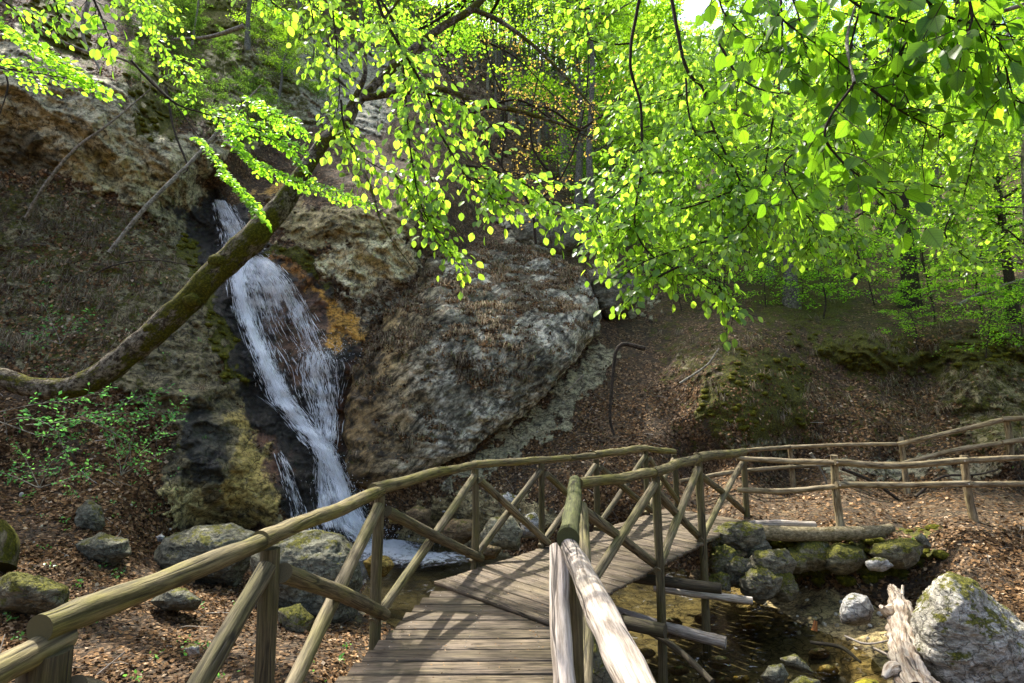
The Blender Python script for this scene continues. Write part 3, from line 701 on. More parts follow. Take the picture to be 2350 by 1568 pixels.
def threads(v, n, seed, lmin=.03, lmax=.12, wid=.006):
    """separate threads of falling water over a sheet v[t,u]"""
    global _fn
    g = np.random.default_rng(int(seed * 10)); nv, nu = v.shape[:2]; m = 7
    u0 = .5 + (g.random(n) - .5) * g.uniform(.8, 1.12, n); t0 = g.random(n) * .97; dl = g.uniform(lmin, lmax, n)
    s_ = np.linspace(0, 1, m)
    tt = np.clip(t0[:, None] + dl[:, None] * s_, 0, 1); uu = u0[:, None] + (g.normal(0, .02, n)[:, None]) * s_
    ti = np.clip(tt * (nv - 1), 0, nv - 1.001); ui = np.clip(uu, 0, 1) * (nu - 1.001); i = ti.astype(int); j = ui.astype(int); a = (ti - i)[..., None]; b = (ui - j)[..., None]
    p = v[i, j] * (1 - a) * (1 - b) + v[i + 1, j] * a * (1 - b) + v[i, j + 1] * (1 - a) * b + v[i + 1, j + 1] * a * b
    ex = np.where(uu < 0, uu, np.where(uu > 1, uu - 1, 0))[..., None]; p = p + ex * (v[i, -1] - v[i, 0])
    p = p + np.array([0, -1, .1]) * g.uniform(.0, .10, n)[:, None, None] + g.normal(0, .004, p.shape)
    side = v[i, np.minimum(j + 1, nu - 1)] - v[i, np.maximum(j - 1, 0)]; side[..., 2] *= .3; side /= np.linalg.norm(side, axis=-1, keepdims=True) + 1e-9
    w = (wid * g.uniform(.4, 1.5, n))[:, None] * np.array([.15, .7, 1, .9, .8, .5, .1]) * (1 + .3 * g.normal(0, 1, (n, m)))
    w = w * 2.4
    q = np.stack([p - side * w[..., None], p + np.array([0, -.01, 0]), p + side * w[..., None]], 2)
    base = (np.arange(n) * m * 3)[:, None, None] + _fn; k = (np.arange(m - 1) * 3)[:, None]; c2 = np.arange(2)
    f = np.stack([base + k + c2, base + k + c2 + 1, base + k + c2 + 4, base + k + c2 + 3], -1).reshape(-1, 4)
    ln_ = np.linalg.norm(np.diff(p, axis=1), axis=-1).sum(1)[:, None, None] * s_[None, :, None] + 0 * q[..., 0]
    uv = np.stack([g.random(n)[:, None, None] * 40 + np.array([-1, 0, 1]) * w[..., None] * 1.0, ln_ + g.random(n)[:, None, None] * 9, ln_ * 0 + seed], -1)
    dd = np.array([.1, .7, 1, 1, .9, .7, .1])[None, :, None] * np.array([.30, .86, .30]) * g.uniform(.8, 1.1, n)[:, None, None]
    fallV.append(q.reshape(-1, 3)); fallF.append(f); fallUV.append(uv.reshape(-1, 3)); fallD.append((dd + 0 * ln_).ravel()); _fn += q.shape[0] * m * 3
fallV = []; fallF = []; fallUV = []; fallD = []; _fn = 0
def poly_at(pl, t):
    pl = np.asarray(pl, float); L = np.concatenate([[0], np.cumsum(np.hypot(*np.diff(pl, axis=0).T))]); L /= L[-1]
    return np.stack([np.interp(t, L, pl[:, 0]), np.interp(t, L, pl[:, 1])], -1)
def veil(left, right, dens, off, bulge=0.08, nu=26, nv=90, seed=0.0, edge=0.25, prof=None, th=0, tl=(.03, .12), tw=.006, gap=None):
    """sheet of water between two traced edges, lying just off the rock"""
    global _fn
    t = np.linspace(0, 1, nv); Lp = poly_at(left, t); Rp = poly_at(right, t)
    u = np.linspace(0, 1, nu)
    px = Lp[:, None, 0] * (1 - u) + Rp[:, None, 0] * u; py = Lp[:, None, 1] * (1 - u) + Rp[:, None, 1] * u
    d = depth_at(px, py)
    # smooth the rock relief under the water a little
    for _ in range(3):
        d[1:-1] = (d[:-2] + d[1:-1] + d[2:]) / 3; d[:, 1:-1] = (d[:, :-2] + d[:, 1:-1] + d[:, 2:]) / 3
    q = fbm(np.stack([px / 22, py / 60, 0 * px + seed], -1), 4)
    d = d - off - bulge * (np.sin(np.pi * u)[None] * 0.8 + q * 1.2)
    v = P(px, py, d)
    wid = np.linalg.norm(v[:, -1] - v[:, 0], axis=-1); ln = np.concatenate([[0], np.cumsum(np.linalg.norm(np.diff(v[:, nu // 2], axis=0), axis=-1))])
    uv = np.stack([(u[None] - .5) * wid[:, None] * 0.75 + (u[None] - .5) * 0.4 + seed, ln[:, None] + 0 * px, 0 * px + seed], -1)
    e = np.clip(np.minimum(u, 1 - u) / edge, 0, 1)[None] * np.clip(np.minimum(t, 1 - t) / 0.04, 0, 1)[:, None]
    pr = np.interp(t, *prof)[:, None] if prof else 1.0
    dn = dens * pr * (0.55 + 0.45 * e) * (e > 0) + 0 * px - .22 * (1 - e) * (fbm(np.stack([px / 9, py / 26, 0 * px + seed], -1), 3) > 0)
    if gap is not None: dn = dn - gap[0] * np.exp(-((u[None] - gap[1]) / gap[2]) ** 2) * np.clip(np.minimum((t - gap[3]) / .08, (gap[4] - t) / .1), 0, 1)[:, None]
    dn = dn + .10 * fbm(np.stack([px / 60, py / 18, 0 * px + seed + 5], -1), 3) * 2
    if th: threads(v, th, seed + .5, tl[0], tl[1], tw)
    idx = np.arange(nu * nv).reshape(nv, nu) + _fn
    fallV.append(v.reshape(-1, 3)); fallUV.append(uv.reshape(-1, 3)); fallD.append(dn.ravel())
    fallF.append(np.stack([idx[:-1, :-1], idx[1:, :-1], idx[1:, 1:], idx[:-1, 1:]], -1).reshape(-1, 4)); _fn += nu * nv
# upper chute
for k, (dn, of) in enumerate(((.66, .10), (.60, .2))):
    veil([(484,452),(492,500),(506,540),(508,585)], [(522,458),(556,500),(574,540),(596,585)], dn - .05, of, .03, seed=1.3 + k, th=110, tl=(.08, .3))
veil([(540,470),(562,520),(572,580)], [(530,462),(575,530),(602,590)], .62, .16, seed=4.4)
# big veil below the leaning trunk
LE = [(512,575),(528,620),(534,690),(552,780),(566,850),(585,905),(640,950),(700,1000),(725,1050),(716,1110),(720,1180),(726,1232)]
RE = [(602,575),(650,608),(690,650),(735,740),(800,805),(812,840),(795,900),(780,980),(775,1050),(800,1110),(815,1160),(850,1245)]
veil(LE, RE, .60, .06, .05, 50, 160, 2.1, .16, gap=(.24, .56, .17, .22, .66), prof= ([0,.12,.3,.55,.8,1],[1.15,1,.93,.88,1,1.05]), th=260, tw=.005, tl=(.04, .12))
veil(LE, RE, .54, .13, .07, 50, 160, 7.7, .2, gap=(.30, .52, .2, .2, .66), prof= ([0,.12,.3,.55,.8,1],[1.15,1,.93,.88,1,1.05]), th=350, tl=(.02, .06), tw=.005)
# bright cores
CA = np.array([(558,575),(545,640),(560,710),(590,790),(620,860),(655,930),(700,985),(745,1035),(770,1090),(790,1150),(815,1200),(842,1248)], float)
wA = np.array([44,24,24,28,32,36,34,34,34,40,44,44], float)
for k in range(3):
    w = wA * (1.0, .8, .6)[k]
    veil(CA - np.stack([w, 0 * w], -1), CA + np.stack([w, -w * .3], -1), (.74, .80, .86)[k], .10 + .05 * k, .04, 24, 160, 11.0 + k, .5, th=500, tl=(.02, .07))
CB = np.array([(725,800),(718,850),(735,900),(750,960),(752,1010)], float); wB = np.array([40,40,34,28,20], float)
for k in range(2):
    veil(CB - np.stack([wB, 0 * wB], -1), CB + np.stack([wB, 0 * wB], -1), .62, .10 + .05 * k, .04, seed=21.0 + k, edge=.5, th=260, tl=(.06, .25))
veil([(560,590),(620,640),(660,700),(690,780),(720,860)], [(610,585),(670,640),(715,720),(745,800),(770,870)], .56, .14, .04, seed=27, edge=.5, th=260, tl=(.08, .3), tw=.004)
veil([(628,1030),(640,1070),(650,1110),(664,1160),(674,1228)], [(648,1030),(668,1070),(684,1110),(700,1160),(722,1228)], .60, .06, .03, seed=31, edge=.5, th=150, tl=(.06, .25), tw=.005)
veil([(560,950),(600,1000),(640,1040)], [(585,950),(620,1000),(660,1050)], .50, .08, .03, seed=33, edge=.5)
for k in range(2):
    veil([(790,1180),(830,1220),(900,1248),(985,1276)], [(775,1225),(840,1262),(900,1288),(970,1306)], .66, .15 + .08 * k, .1, 30, 60, seed=41 + k, edge=.5, th=150, tl=(.05, .2), tw=.008)
fme = raw_mesh("waterfall", np.concatenate(fallV), [np.concatenate(fallF)])
add_attr(fme, "flow", np.concatenate(fallUV), 'FLOAT_VECTOR'); add_attr(fme, "dens", np.concatenate(fallD))
tag(put("waterfall", fme, M_fall), kind="structure")

# droplets thrown up where the water lands and off the edges of the fall
def droplets(n, px, py, sx, sy, dY, seed):
    g = np.random.default_rng(seed); x = px + g.normal(0, sx, n); y = py - np.abs(g.normal(0, sy, n)); d = depth_at(x, y) - g.uniform(0, dY, n)
    return P(x, y, d)
dr = np.concatenate([droplets(900, 850, 1262, 30, 40, .5, 1), droplets(500, 930, 1275, 45, 14, .3, 2), droplets(300, 790, 1150, 35, 60, .5, 3), droplets(250, 740, 830, 40, 30, .4, 4), droplets(150, 560, 590, 30, 20, .4, 5)])
_o = np.array([[1,0,0],[-1,0,0],[0,1,0],[0,-1,0],[0,0,1.4],[0,0,-1.4]], float); _of = np.array([[0,2,4],[2,1,4],[1,3,4],[3,0,4],[2,0,5],[1,2,5],[3,1,5],[0,3,5]])
_r = rng.uniform(.003, .011, len(dr))
dme = raw_mesh("water_spray", (dr[:, None] + _o[None] * _r[:, None, None]).reshape(-1, 3), [(_of[None] + (np.arange(len(dr)) * 6)[:, None, None]).reshape(-1, 3)])
_m, _nt = mat("droplet"); _N = NT(_nt); _N.out(_N.princ((.9, .93, .95), .3, None, .5))
tag(put("water_spray", dme, _m), "fine drops of white spray around the foot of the waterfall", "spray", kind="stuff")

# ------------------------------------------------------------------ rocks
def rock(name, label, cat, poly, Y, T, m, group=None, res=(110, 60), amp=0.10, freq=3.0, seed=0.0, back=None, edgeY=None, parent=None):
    """boulder with a traced outline (star-shaped about its middle), its own distance Y and half-depth T"""
    poly = np.asarray(poly, float)
    c = poly.mean(0)
    Yb = np.full(len(poly), float(Y)) if edgeY is None else np.asarray(edgeY, float)
    ang = np.arctan2(poly[:, 1] - c[1], poly[:, 0] - c[0]); o = np.argsort(ang)
    ang = ang[o]; rad = np.hypot(*(poly - c).T)[o]; Yb = Yb[o]
    nphi, nt_ = res
    phi = np.linspace(-np.pi, np.pi, nphi, endpoint=False)
    # rounded outline: sample the polygon edge itself
    pp = poly[o]; R = np.zeros(nphi); YB = np.interp(phi, np.concatenate([ang - 2 * np.pi, ang, ang + 2 * np.pi]), np.tile(Yb, 3))
    for k, a in enumerate(phi):
        d = np.array([np.cos(a), np.sin(a)]); best = 0
        for j in range(len(pp)):
            A = pp[j] - c; B = pp[(j + 1) % len(pp)] - c; E = B - A
            den = d[0] * E[1] - d[1] * E[0]
            if abs(den) < 1e-9: continue
            s_ = (A[0] * E[1] - A[1] * E[0]) / den; u_ = (A[0] * d[1] - A[1] * d[0]) / den
            if s_ > 0 and -1e-6 <= u_ <= 1 + 1e-6: best = max(best, s_)
        R[k] = best if best > 0 else rad.mean()
    th = np.linspace(0, np.pi, nt_)
    t = np.sin(th) ** 0.8; front = -np.cos(th)         # -1 front pole .. +1 back pole
    Bk = T if back is None else back
    px = c[0] + t[:, None] * R * np.cos(phi); py = c[1] + t[:, None] * R * np.sin(phi)
    Yc = Y
    d = Yc + (YB[None] - Yc) * (t[:, None] ** 1.5) + np.where(front < 0, front * T, front * Bk)[:, None]
    v = P(px, py, d)
    idx = np.arange(nt_ * nphi).reshape(nt_, nphi)
    q = np.stack([idx[:-1], np.roll(idx, -1, 1)[:-1], np.roll(idx, -1, 1)[1:], idx[1:]], -1).reshape(-1, 4)
    ctr = P(c[0], c[1], Y)
    n = np.cross(np.roll(v, -1, 1) - np.roll(v, 1, 1), np.gradient(v, axis=0)); n /= np.linalg.norm(n, axis=-1)[..., None] + 1e-9
    flip = (n * (v - ctr)).sum() < 0
    if flip: n = -n
    n[0] = n[1].mean(0); n[-1] = n[-2].mean(0)
    w = v * freq + seed
    dd = fbm(w * [1, 1, 1.8] * 0.45, 6, 0.6, ridged=True) * 1.1 + fbm(w * 2.2, 5, 0.62, ridged=True) * (0.28 if amp < .4 else .16) - 0.2
    v = v + n * (dd * amp)[..., None]
    me = raw_mesh(name, v.reshape(-1, 3), [q[:, ::-1] if flip else q])
    if parent is None:
        base = v.reshape(-1, 3)[v[..., 2].argmin()].copy(); base[:2] = ctr[:2]
        me.vertices.foreach_set("co", (v.reshape(-1, 3) - base).astype(np.float32).ravel()); me.update()
        ob = put(name, me, m); ob.location = base
        tag(ob, label, cat, group)
    else:
        ob = put(name, me, m, parent)
    return ob
M_lime = mat_rock("limestone", (.44, .40, .27), (.22, .20, .12), .22, .55, .9)
M_grey = mat_rock("grey_lichen_rock", (.235, .23, .165), (.11, .105, .07), .16, .6, 1.4)
M_white = mat_rock("white_limestone", (.62, .60, .56), (.36, .34, .30), .22, .45, 1.3)
M_brown = mat_rock("brown_stone", (.34, .24, .12), (.18, .12, .06), .2, .4, 1.6, .2)
M_yellow = mat_rock("ochre_stone", (.45, .33, .08), (.28, .18, .04), .15, .3, 1.8, .15)
M_mossy = mat_rock("mossy_stone", (.24, .22, .14), (.13, .12, .075), .40, .5, 1.5)
M_pile = mat_rock("pile_stone", (.24, .22, .155), (.11, .098, .065), .24, .5, 1.7)

# the great outcrop right of the fall, with its grassy top
def mat_outcrop():
    m, nt = mat("outcrop_rock"); N = NT(nt)
    g = N.n('ShaderNodeNewGeometry'); pos = g.outputs['Position']
    nz = N.n('ShaderNodeSeparateXYZ', inp={0: g.outputs['Normal']}).outputs[2]
    r = N.map(pos, (1, 1, 1), rot=(0.0, 0.75, 0.2))
    pw = N.n('ShaderNodeVectorMath', operation='ADD', inp={0: r, 1: N.n('ShaderNodeVectorMath', operation='SCALE', inp={0: N.n('ShaderNodeTexNoise', inp={'Vector': pos, 'Scale': 1.5, 'Detail': 4}).outputs['Color'], 'Scale': 0.5}).outputs[0]}).outputs[0]
    s1 = N.noise(N.map(pw, (0.8, 1, 3.4)), 2.2, 9, 0.74)
    rg = N.ridged(N.map(pw, (.8, 1, 2.2)), 2.0)
    s2 = N.noise(pos, 8, 9, 0.78)
    big = N.noise(pos, 0.75, 5, 0.6)
    c = N.mix(N.mapr(big, 0.42, 0.58), (.38, .355, .27), (.155, .145, .10))
    xs = N.n('ShaderNodeSeparateXYZ', inp={0: pos})
    # iron-stained and wet towards the water
    st = N.mapr(N.math('ADD', xs.outputs[0], N.math('MULTIPLY', N.noise(pos, 1.6, 7, .7), 1.6)), -2.5, -0.7, 1, 0)
    c = N.mix(N.math('MULTIPLY', st, 0.9), c, (.34, .23, .09))
    k = N.math('MULTIPLY', N.mapr(s1, 0.38, 0.6, 0.2, 1.55), N.mapr(s2, 0.32, 0.68, 0.4, 1.5))
    k = N.math('MULTIPLY', k, N.mapr(rg, 0.12, 0.6, 1.3, 0.35))
    c = N.mix(1.0, c, N.n('ShaderNodeCombineColor', inp={0: k, 1: k, 2: k}).outputs[0], 'MULTIPLY')
    dk = N.mapr(N.noise(N.map(pos, loc=(5, 5, 5)), 2.0, 9, 0.78), 0.50, 0.6)
    c = N.mix(N.math('MULTIPLY', dk, 0.82), c, (.032, .03, .02))
    wl = N.mapr(N.math('ADD', N.math('ADD', xs.outputs[0], N.math('MULTIPLY', xs.outputs[2], 0.25)), N.math('MULTIPLY', N.noise(pos, 1.1, 7, .7), 1.4)), -2.2, -1.0, 1, 0)
    c = N.mix(N.math('MULTIPLY', wl, 0.75), c, N.mix(1.0, c, (.25, .22, .18), 'MULTIPLY'))
    mf = N.mapr(N.math('ADD', N.noise(N.map(pos, loc=(8, 1, 3)), 2.6, 9, 0.78), -0.58), 0.0, 0.06)
    c = N.mix(N.math('MULTIPLY', mf, .8), c, moss_col(N, pos))
    top = N.mapr(N.math('ADD', nz, N.math('MULTIPLY_ADD', N.noise(pos, 2.4, 8, 0.75), 1.1, -0.55)), 0.60, 0.78)
    soil = N.ramp(N.noise(pos, 24, 8, 0.8), [(0.3, (.03, .024, .015)), (0.5, (.10, .08, .05)), (0.7, (.24, .19, .14))])
    c = N.mix(top, c, soil)
    h = N.math('ADD', N.math('MULTIPLY', s1, 0.8), N.math('MULTIPLY', s2, 0.4))
    h = N.math('ADD', h, N.math('MULTIPLY', rg, -1.0))
    N.out(N.princ(c, N.mapr(wl, 0, 1, .9, .4), N.bump(h, 1.0, 0.07), 0.3))
    return m
M_outcrop = mat_outcrop()
OC = [((800,1105),12.4),((795,1010),12.7),((805,900),13.1),((850,790),13.6),((895,715),14.6),((985,600),15.9),((1100,568),17.6),((1240,585),18.0),((1345,640),17.2),((1375,700),16.2),((1372,765),15.4),((1310,830),14.4),((1270,880),13.9),((1200,950),13.4),((1100,1010),12.9),((1030,1062),12.5),((900,1112),12.3)]
outcrop = rock("rock_outcrop", "huge fissured grey rock outcrop with dry grass on top, right of the waterfall", "rock outcrop",
     [p for p, y in OC], 13.9, 1.5, M_outcrop, res=(420, 240), amp=0.50, freq=1.0, seed=3.0, edgeY=[y for p, y in OC], back=1.0)
rock("rock", "dark rock hump behind the outcrop above the leafy gully", "rock", [(1180,510),(1240,485),(1300,510),(1340,560),(1300,590),(1220,590),(1175,550)], 18.8, .9, M_grey, amp=.2, freq=1.6, seed=12)
rock("rock", "low dark rock hump at the top of the leafy gully", "rock", [(1350,620),(1420,615),(1480,650),(1460,700),(1400,735),(1360,700)], 16.9, .7, M_grey, amp=.2, freq=1.6, seed=15)
# boulders by the pool
rock("boulder", "largest grey boulder right in front of the foot of the waterfall", "boulder", [(575,1275),(640,1232),(720,1218),(780,1225),(822,1275),(828,1340),(810,1430),(770,1475),(700,1465),(640,1400),(585,1360)], 7.9, .75, M_grey, amp=.13, freq=3.0, seed=1, res=(200, 110))
rock("boulder", "broad grey boulder with a dark undercut left of the largest one", "boulder", [(340,1300),(380,1238),(450,1212),(530,1205),(585,1225),(575,1290),(540,1350),(450,1345),(370,1330)], 8.9, .7, M_grey, amp=.13, freq=3.0, seed=2, res=(200, 110))
rock("boulder", "upright mottled rock on the left leaf slope", "boulder", [(165,1215),(180,1165),(205,1148),(232,1165),(240,1205),(225,1228),(190,1228)], 8.45, .25, M_grey, amp=.07, freq=5, seed=4)
rock("boulder", "low lichened rock just below the upright mottled rock on the left slope", "boulder", [(175,1250),(230,1225),(290,1240),(300,1270),(260,1300),(200,1285)], 7.7, .3, M_grey, amp=.08, freq=5, seed=5)
rock("boulder", "wide mossy rock half buried in leaves at the left edge of the picture", "boulder", [(-30,1350),(20,1315),(90,1325),(155,1350),(158,1395),(100,1410),(-20,1405)], 6.0, .35, M_mossy, amp=.08, freq=5, seed=6)
rock("stone", "small rounded grey rock in the leaves below the handrail, left of the largest boulder", "stone", [(345,1380),(375,1352),(425,1352),(462,1378),(450,1398),(380,1402)], 6.6, .25, M_grey, amp=.05, freq=6, seed=7)
rock("stone", "pale angular stone lying alone in the brown leaves below the handrail", "stone", [(422,1488),(438,1478),(456,1482),(458,1502),(436,1506)], 5.2, .06, M_white, amp=.015, freq=12, seed=8, res=(40, 24))
rock("stone", "small white stone beside the broad undercut boulder", "stone", [(358,1232),(370,1225),(378,1232),(374,1244),(362,1244)], 9.1, .06, M_white, amp=.015, freq=12, seed=9, res=(40, 24))
rock("stone", "ochre stone at the edge of the pool beside the largest boulder", "stone", [(835,1290),(862,1268),(890,1278),(906,1298),(885,1322),(850,1328)], 8.6, .22, M_yellow, amp=.05, freq=6, seed=10)
rock("stone", "grey rock under the first cross brace, at the foot of the largest boulder", "stone", [(640,1400),(690,1385),(720,1420),(715,1470),(670,1480),(645,1450)], 6.9, .3, M_mossy, amp=.06, freq=5, seed=11)
far_st = [("flat brown stone on the far bank behind the second cross brace", [(1010,1215),(1040,1190),(1085,1195),(1095,1230),(1060,1250),(1020,1245)], 10.6, M_brown),
 ("grey block on the far bank between two handrail posts", [(1100,1225),(1125,1190),(1175,1185),(1200,1220),(1190,1262),(1120,1258)], 10.2, M_lime),
 ("pale stone on the far bank just left of the fourth handrail post", [(1195,1190),(1225,1175),(1245,1200),(1235,1235),(1200,1235)], 10.4, M_white),
 ("brown stone under the outcrop beside the splash of the waterfall", [(930,1175),(960,1160),(990,1172),(985,1198),(945,1202)], 11.4, M_brown),
 ("small ochre stone right of the splash below the outcrop", [(890,1180),(908,1168),(925,1180),(918,1200),(895,1202)], 11.6, M_yellow),
 ("wet brown stone at the water line behind the deck edge", [(1080,1262),(1110,1245),(1150,1258),(1140,1282),(1095,1284)], 9.6, M_brown),
 ("white stone at the top of the far bank behind the handrail", [(1140,1140),(1165,1128),(1190,1142),(1180,1162),(1150,1162)], 11.2, M_white),
 ("grey stone behind the handrail crossing, near the bank foot", [(1290,1205),(1320,1185),(1352,1205),(1340,1240),(1300,1242)], 9.5, M_lime)]
for k, (lb, pl, y, mm) in enumerate(far_st):
    rock("stone", lb, "stone", pl, y, .22, mm, "stones on the far bank of the pool", (64, 36), .06, 5, 30 + k)
# dry-stone abutment at the far end of the deck
pile = [((1700,1235),62,40,8.1,"biggest top stone of the pile that carries the far end of the deck",M_pile),((1655,1240),26,26,8.0,"small round stone tucked under the far deck corner",M_mossy),
 ((1660,1290),38,38,7.75,"mossy rounded stone low on the left of the pile under the deck",M_mossy),((1700,1315),40,36,7.65,"round grey stone in the middle of the pile under the deck",M_pile),
 ((1765,1300),58,44,7.75,"wide pale-topped stone at the right of the pile under the deck",M_pile),((1745,1345),52,34,7.45,"low grey stone at the front foot of the pile under the deck",M_pile),
 ((1795,1345),36,36,7.6,"dark mossy stone at the right foot of the pile under the deck",M_mossy),((1650,1335),30,24,7.5,"small stone at the water edge left of the pile",M_mossy),
 ((1740,1260),30,22,8.0,"small wedge stone between the two largest pile stones",M_pile),((1600,1330),26,20,7.9,"lone rounded stone in the shade under the deck",M_brown),((1690,1275),22,18,7.9,"fist-sized stone wedged beneath the biggest top stone",M_brown)]
for k, (c, a, b, y, lb, mm) in enumerate(pile):
    an = np.linspace(0, 2 * np.pi, 9, endpoint=False) + k
    rr = 1 + .14 * np.sin(an * 2.3 + k * 1.7)
    rock("stone", lb, "stone", np.stack([c[0] + a * rr * np.cos(an), c[1] + b * rr * np.sin(an)], -1), y, a / F * y * .8, mm, "stones piled under the far end of the deck", (80, 44), .10, 7, 50 + k)
# mossy retaining stones under the path
ret = [((1865,1275),60,36,8.2,"left mossy block of the low bank below the path"),((1935,1282),52,34,8.1,"middle mossy block of the low bank below the path"),
 ((2060,1270),62,34,8.0,"right mossy block of the low bank below the path"),((1825,1290),38,30,8.1,"small dark mossy block beside the stone pile")]
for k, (c, a, b, y, lb) in enumerate(ret):
    an = np.linspace(0, 2 * np.pi, 10, endpoint=False)
    rr = 1 + .12 * np.sin(an * 3 + k * 2)
    rock("mossy_stone", lb, "stone", np.stack([c[0] + a * rr * np.cos(an), c[1] + b * rr * np.sin(an)], -1), y, .4, M_mossy, "mossy stones holding the bank below the path", (90, 50), .09, 4, 70 + k)
rock("stone", "pale pointed stone lying at the foot of the mossy bank", "stone", [(1985,1290),(2010,1278),(2035,1284),(2052,1300),(2025,1312),(1995,1308)], 7.55, .12, M_white, amp=.03, freq=8, seed=81, res=(60, 34))
rock("stone", "flat grey stone on the leaves right of the path-edge logs", "stone", [(2100,1235),(2115,1222),(2132,1240),(2138,1258),(2118,1258)], 8.0, .1, M_grey, amp=.03, freq=8, seed=82, res=(60, 34))
# right foreground
rock("boulder", "very large white boulder with ochre moss in the lower right corner", "boulder", [(2098,1420),(2108,1380),(2140,1335),(2180,1318),(2225,1335),(2290,1385),(2360,1450),(2400,1530),(2380,1620),(2250,1640),(2150,1600),(2105,1520)], 5.9, .62, mat_rock("white_mossy_boulder", (.64, .60, .52), (.38, .35, .27), .27, .5, 1.3), amp=.13, freq=3.2, seed=90, res=(260, 150))
rock("boulder", "round white boulder left of the driftwood stump", "boulder", [(1925,1412),(1932,1378),(1958,1362),(1990,1370),(2004,1400),(1998,1428),(1965,1436),(1935,1430)], 6.8, .26, M_white, amp=.05, freq=5, seed=91, res=(110, 60))
rock("stone", "rounded grey-green stone standing in the stream", "stone", [(1745,1552),(1765,1530),(1795,1525),(1808,1548),(1795,1575),(1765,1580)], 5.1, .16, M_grey, amp=.03, freq=7, seed=92)
rock("stone", "slanting pale stone with yellow edge in the shallow stream", "stone", [(1790,1512),(1825,1500),(1850,1520),(1868,1545),(1840,1545),(1805,1530)], 5.35, .12, M_pile, amp=.03, freq=7, seed=93)
rock("stone", "low wet stone at the bottom edge of the picture in the stream", "stone", [(1808,1570),(1840,1552),(1880,1562),(1895,1590),(1820,1600)], 4.95, .15, M_pile, amp=.03, freq=7, seed=94)
rock("stone", "bright yellow-green stone at the bottom edge beside the stump", "stone", [(1955,1572),(1985,1556),(2010,1560),(2030,1580),(2000,1600),(1960,1600)], 5.0, .12, mat_rock("algae_stone", (.48, .42, .03), (.36, .3, .03), .1, .2, 2), amp=.02, freq=7, seed=95, res=(60, 34))
rock("mossy_stone", "tall mossy stone under the near handrail at the stream edge", "stone", [(1335,1460),(1360,1440),(1385,1500),(1420,1560),(1410,1640),(1340,1640)], 4.4, .3, M_mossy, amp=.07, freq=5, seed=96)
bed = [(1480,1500),(1560,1540),(1650,1520),(1700,1560),(1620,1420),(1880,1500),(1730,1440),(1540,1430),(1660,1565),(1900,1540),(1440,1545),(1820,1450)]
for k, (x, y) in enumerate(bed):
    a = 16 + 9 * random.random(); Yg = float(PZ(np.array(float(x)), np.array(float(y)), -1.27)[1])
    an = np.linspace(0, 2 * np.pi, 8, endpoint=False)
    rock("submerged_stone", "brown stone on the stream bed, " + ("nearest the deck posts", "in the middle of the shallows", "left of the round grey stone", "hard by the deck edge log", "under the thick grey log", "by the gravel bank bend", "at the dark branch tip", "between the two deck posts", "right below the grey-green stone", "close to the driftwood foot", "next to the slanting dark pole", "beside the slanting pale stone")[k], "stone", np.stack([x + a * 1.3 * np.cos(an), y + a * .7 * np.sin(an)], -1), Yg, .1, M_yellow if k % 3 == 0 else M_brown, "stones on the stream bed", (40, 24), .03, 7, 100 + k)

# ------------------------------------------------------------------ footbridge
W_olive = mat_wood("weathered_round_wood", (.24, .195, .095), (.042, .034, .014), .6, (.10, .115, .02))
W_grey = mat_wood("bleached_round_wood", (.54, .47, .40), (.17, .135, .10), .1, (.12, .12, .05))
W_green = mat_wood("algae_covered_log", (.12, .125, .045), (.05, .052, .02), .4, (.07, .09, .015))
W_brace = mat_wood("brace_round_wood", (.215, .175, .105), (.05, .04, .02), .4, (.10, .12, .02))
W_post = mat_wood("post_wood", (.14, .115, .06), (.05, .04, .018), .5, (.08, .10, .015), 1.6)
W_plank = mat_wood("deck_board_wood", (.21, .162, .112), (.062, .047, .03), .3, (.10, .105, .05), .8)
W_beam = mat_wood("beam_wood", (.10, .08, .05), (.04, .03, .02), .4)
W_pole = mat_wood("barked_pole_wood", (.38, .31, .19), (.09, .06, .03), .3, (.12, .11, .05), .35)
bridge = empty("footbridge", (0.4, 5.0, 0.0), "wooden footbridge with round-log handrails and crossed braces in front of the waterfall", "footbridge")
def G0(px, py): return PZ(np.array(float(px)), np.array(float(py)), 0.0)
def at_xy_z(px, py, Y): return P(np.array(float(px)), np.array(float(py)), Y)
# (base point xy, rail point z) taken from the feet of the posts
def top_of(base, railpy):
    Y = base[1]; x = base[0]
    v = (784.0 - railpy) / F
    return np.array([x, Y, CAM[2] + Y * (sT + v * cT) / (cT - v * sT)])
def foot(p): return np.array([p[0], p[1], 0.0])
def RZ(px, py, z): return PZ(np.array(float(px)), np.array(float(py)), z)
_l0 = RZ(112, 1452, 1.0); _l1 = RZ(622, 1234, 1.02); _l2 = G0(862, 1432)
L0 = foot(_l0); L1 = foot(_l1); L2 = foot(_l2)
LL = [L0, L1, L2, G0(1088,1294), G0(1244,1257), G0(1371,1217), G0(1486,1181), G0(1552,1166)]
LT = [_l0, _l1, top_of(L2, 1124), top_of(LL[3], 1066), top_of(LL[4], 1056), top_of(LL[5], 1046), top_of(LL[6], 1029), top_of(LL[7], 1037)]
_r1 = RZ(1302, 1238, 1.02); _r2 = RZ(1320, 1108, 1.04); _r0 = RZ(1462, 1568, 1.02); _r0 = _r0 + (_r0 - _r1) * .35
R1 = foot(_r1); R2 = foot(_r2)
RR = [foot(_r0), R1, R2, G0(1512,1314), G0(1611,1244), G0(1715,1184)]
RT = [_r0, _r1, _r2, top_of(RR[3], 1083), top_of(RR[4], 1052), top_of(RR[5], 1037)]
def part_tube(name, pts, rad, m, n=24, sides=18, bump=.006, seed=None, parent=None):
    mb = MB(); tube(mb, pts, rad, sides, n, bump, 5.0, True, rng.random() * 30 if seed is None else seed)
    return mb.build(name, m, parent or bridge)
